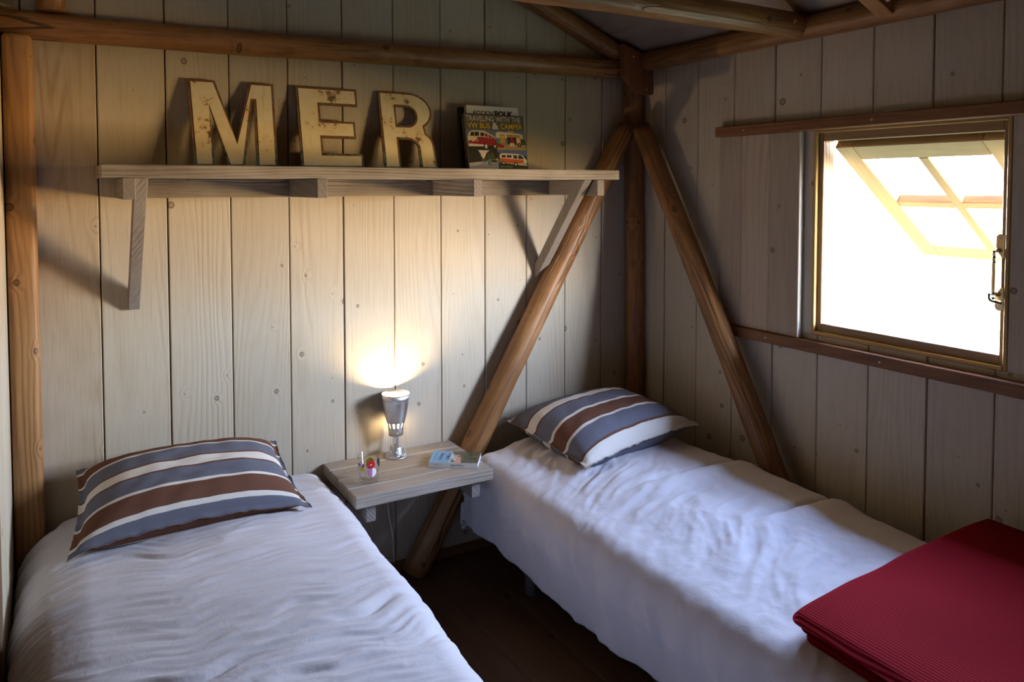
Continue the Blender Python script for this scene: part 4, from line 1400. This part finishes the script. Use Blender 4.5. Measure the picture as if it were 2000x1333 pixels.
# ------------------------------------------------------------------ pillows
def pillow(name, FL, FR, BL, BR, thick, phase, label, depth=0.60, sag=0.45, seed=0, drape=None, lift=0.02):
    """stuffed oxford pillow between four corner points; stripes run from side to side"""
    FL, FR, BL, BR = [np.array(p, float) for p in (FL, FR, BL, BR)]
    nu, nv = 72, 64
    root_loc = (FL + FR + BL + BR) / 4
    fl = 0.055                                             # flange as a share of the half size
    vs, fs, uvs = [], [], []
    ex = (FR - FL) + (BR - BL)
    ey = (BL - FL) + (BR - FR)
    nrm = np.cross(ex, ey)
    nrm /= np.linalg.norm(nrm)
    U = np.linspace(-1, 1, nu)
    V = np.linspace(-1, 1, nv)
    UU, VV = np.meshgrid(U, V, indexing='ij')
    # edges bow inwards between the corners of a stuffed pillow
    bu = UU * (1 - 0.055 * (1 - VV ** 2) ** 1.0 * np.abs(UU) ** 1.5)
    bv = VV * (1 - 0.050 * (1 - UU ** 2) ** 1.0 * np.abs(VV) ** 1.5)
    a, b = (bu + 1) / 2, (bv + 1) / 2
    base = (FL * ((1 - a) * (1 - b))[..., None] + FR * (a * (1 - b))[..., None] + BL * ((1 - a) * b)[..., None] + BR * (a * b)[..., None])
    base[..., 2] += lift * (1 - UU ** 2) ** 0.7 * np.clip((-VV - 0.2) / 0.8, 0, 1) ** 1.5
    iu = np.clip(np.abs(UU) / (1 - fl), 0, 1)
    iv = np.clip(np.abs(VV) / (1 - fl), 0, 1)
    puff = ((1 - iu ** 2.8) * (1 - iv ** 2.8)) ** 0.5
    wr = 0.004 * perlin(UU * 5, VV * 5, seed) + 0.0035 * perlin(UU * 12, VV * 9, seed + 1) * np.exp(-((np.minimum(1 - np.abs(UU), 1 - np.abs(VV))) / 0.25) ** 2)
    flap = (1 - np.clip((1 - np.maximum(np.abs(UU), np.abs(VV))) / (fl * 1.3), 0, 1))
    wave = flap * 0.007 * (perlin(UU * 6 + 3, VV * 6, seed + 3) + 0.5 * perlin(UU * 17, VV * 17, seed + 4))
    ear = flap * 0.0
    for side in (1, -1):
        off = len(vs)
        k = thick * (1 - sag) if side > 0 else -thick * sag
        P = base + nrm * (puff * k + (wr * puff if side > 0 else 0) + wave + side * 0.0012)[..., None]
        if drape is not None:
            P = drape(P, UU, VV, side)
        vs += (P - root_loc).reshape(-1, 3).tolist()
        uvs += np.stack([UU * 0.3, (VV * 0.5 + 0.5) * depth + (0.10 if side < 0 else 0)], -1).reshape(-1, 2).tolist()
        idx = np.arange(nu * nv).reshape(nu, nv) + off
        q = np.stack([idx[:-1, :-1], idx[1:, :-1], idx[1:, 1:], idx[:-1, 1:]], -1).reshape(-1, 4)
        if side < 0:
            q = q[:, ::-1]
        fs += q.tolist()
    i0 = np.arange(nu * nv).reshape(nu, nv)
    i1 = i0 + nu * nv
    for e0, e1 in ((i0[:, 0], i1[:, 0]), (i0[:, -1], i1[:, -1]), (i0[0, :], i1[0, :]), (i0[-1, :], i1[-1, :])):
        for k in range(len(e0) - 1):
            fs.append((int(e0[k]), int(e0[k + 1]), int(e1[k + 1]), int(e1[k])))
    o = mesh_obj(name, vs, fs, stripes('striped_cotton', phase), None, True, tuple(root_loc), uvs=uvs)
    return tag(o, label, 'pillow')


pillow('pillow', (-0.002, -0.428, 0.497), (0.662, -0.430, 0.500), (0.030, -0.045, 0.615), (0.645, -0.045, 0.605), 0.185, 0.240,
       'brown, blue and cream striped pillow leaning on the planks, nearly flat seam to the front', lift=0.03, sag=0.42, seed=31)
pillow('pillow', (1.572, -0.628, 0.510), (2.182, -0.555, 0.552), (1.545, -0.095, 0.550), (2.160, -0.055, 0.572), 0.195, 0.115,
       'striped pillow lying flat in the corner behind the slanting log braces', lift=0.012, sag=0.50, seed=41)

# ------------------------------------------------------------------ folded red blanket
bl = empty('folded_blanket', (1.835, -1.838, 0.484), (0, math.radians(-3.6), math.radians(-2.6)))
tag(bl, 'folded dark red ribbed blanket lying on the white duvet', 'blanket')


def blanket_layer(z0, z1, x0, x1, y0, y1, seed, name):
    """one fold: a soft slab whose left edge is rounded"""
    nx, ny = 60, 44
    xs, ys = np.linspace(x0, x1, nx), np.linspace(y0, y1, ny)
    XX, YY = np.meshgrid(xs, ys, indexing='ij')
    wob = 0.006 * perlin(XX * 4, YY * 4, seed)
    rc = 0.035                                           # rounded corners
    ax, ay = np.clip(rc - (XX - x0), 0, rc), np.clip(rc - (y1 - YY), 0, rc)
    sc = np.maximum(ax, ay) / np.maximum(np.hypot(ax, ay), 1e-9)
    corner = (ax > 0) & (ay > 0)
    PX, PY = np.where(corner, x0 + rc - ax * sc, XX), np.where(corner, y1 - rc + ay * sc, YY)
    ed = np.minimum(np.minimum(XX - x0, x1 - XX), np.minimum(YY - y0, y1 - YY))
    h = (z1 - z0) / 2
    rr = 0.014
    k = np.sqrt(np.clip(1 - (1 - np.clip(ed / rr, 0, 1)) ** 2, 0, 1))
    mid = (z0 + z1) / 2
    sagx = -0.012 * np.clip((-0.30 - XX) / 0.12, 0, 1) ** 2
    vs = []
    for s in (1, -1):
        Zz = mid + s * h * k + wob + sagx
        Xs = PX + 0.004 * perlin(YY * 6, XX * 2, seed + 2)
        Ys = PY + 0.006 * perlin(XX * 5, YY * 2, seed + 3) + 0.010 * np.sin(XX * 5.5 + 0.8)
        vs += np.stack([Xs, Ys, Zz], -1).reshape(-1, 3).tolist()
    i0 = np.arange(nx * ny).reshape(nx, ny)
    fs = []
    for off, fl_ in ((0, False), (nx * ny, True)):
        idx = i0 + off
        q = np.stack([idx[:-1, :-1], idx[1:, :-1], idx[1:, 1:], idx[:-1, 1:]], -1).reshape(-1, 4)
        fs += (q[:, ::-1] if fl_ else q).tolist()
    i1 = i0 + nx * ny
    for e0, e1 in ((i0[:, 0], i1[:, 0]), (i0[:, -1], i1[:, -1]), (i0[0, :], i1[0, :]), (i0[-1, :], i1[-1, :])):
        for k_ in range(len(e0) - 1):
            fs.append((int(e0[k_]), int(e0[k_ + 1]), int(e1[k_ + 1]), int(e1[k_])))
    return mesh_obj(name, vs, fs, 'blanket', bl, True)


blanket_layer(-0.014, 0.012, -0.385, 0.40, -0.24, 0.215, 50, 'fold')
blanket_layer(0.011, 0.034, -0.390, 0.40, -0.24, 0.222, 51, 'fold')
blanket_layer(0.033, 0.060, -0.405, 0.40, -0.24, 0.232, 52, 'fold')

# ------------------------------------------------------------------ red woolly thing hanging at the window wall
ts = empty('wool_tassel', (W - 0.080, -1.76, 0.895))
tag(ts, 'fuzzy red woollen tassel hanging below the batten under the window', 'tassel')
random.seed(5)
vs, fs = [], []
for k in range(420):
    a, z = random.random() * 2 * math.pi, random.random()
    d = Vector((math.cos(a) * math.sqrt(1 - (2 * z - 1) ** 2), math.sin(a) * math.sqrt(1 - (2 * z - 1) ** 2), 2 * z - 1))
    tip = d * (0.034 + 0.006 * random.random())
    tip.z -= 0.004
    s1 = d.orthogonal().normalized() * 0.0016
    s2 = d.cross(s1).normalized() * 0.0016
    b = len(vs)
    root = d * 0.012
    vs += [root + s1, root - s1 * 0.5 + s2, root - s1 * 0.5 - s2, tip]
    fs += [(b, b + 1, b + 3), (b + 1, b + 2, b + 3), (b + 2, b, b + 3)]
wool = plain('red_wool', (0.36, 0.045, 0.05), 0.95)
mesh_obj('pompom', vs, fs, wool, ts)
tube('string', [(0, 0, 0.01), (0.010, 0.001, 0.032), (0.044, 0.0, 0.050)], 0.0015, wool, ts)

# ------------------------------------------------------------------ the quilts give way under the pillows and the blanket
from mathutils.bvhtree import BVHTree


def press(quilt, things):
    """lower the quilt's top to the underside of the things that lie on it"""
    bpy.context.view_layer.update()
    trees = []
    for t_ in things:
        for p_ in ([t_] if t_.type == 'MESH' else [c for c in t_.children if c.type == 'MESH']):
            mw = p_.matrix_world
            trees.append(BVHTree.FromPolygons([mw @ v.co for v in p_.data.vertices], [tuple(f.vertices) for f in p_.data.polygons]))
    up_ = Vector((0, 0, 1))
    for v in quilt.data.vertices:
        c = v.co
        if c.z < 0.36:
            continue
        for tr_ in trees:
            hit = tr_.ray_cast(Vector((c.x, c.y, 0.0)), up_, 1.0)[0]
            if hit is not None and c.z > hit.z + 0.003:
                c.z = max(hit.z + 0.003, 0.374)
    quilt.data.update()


D_ = bpy.data.objects
press(D_['duvet'], [D_['pillow']])
press(D_['duvet.001'], [D_['pillow.001'], D_['folded_blanket']])
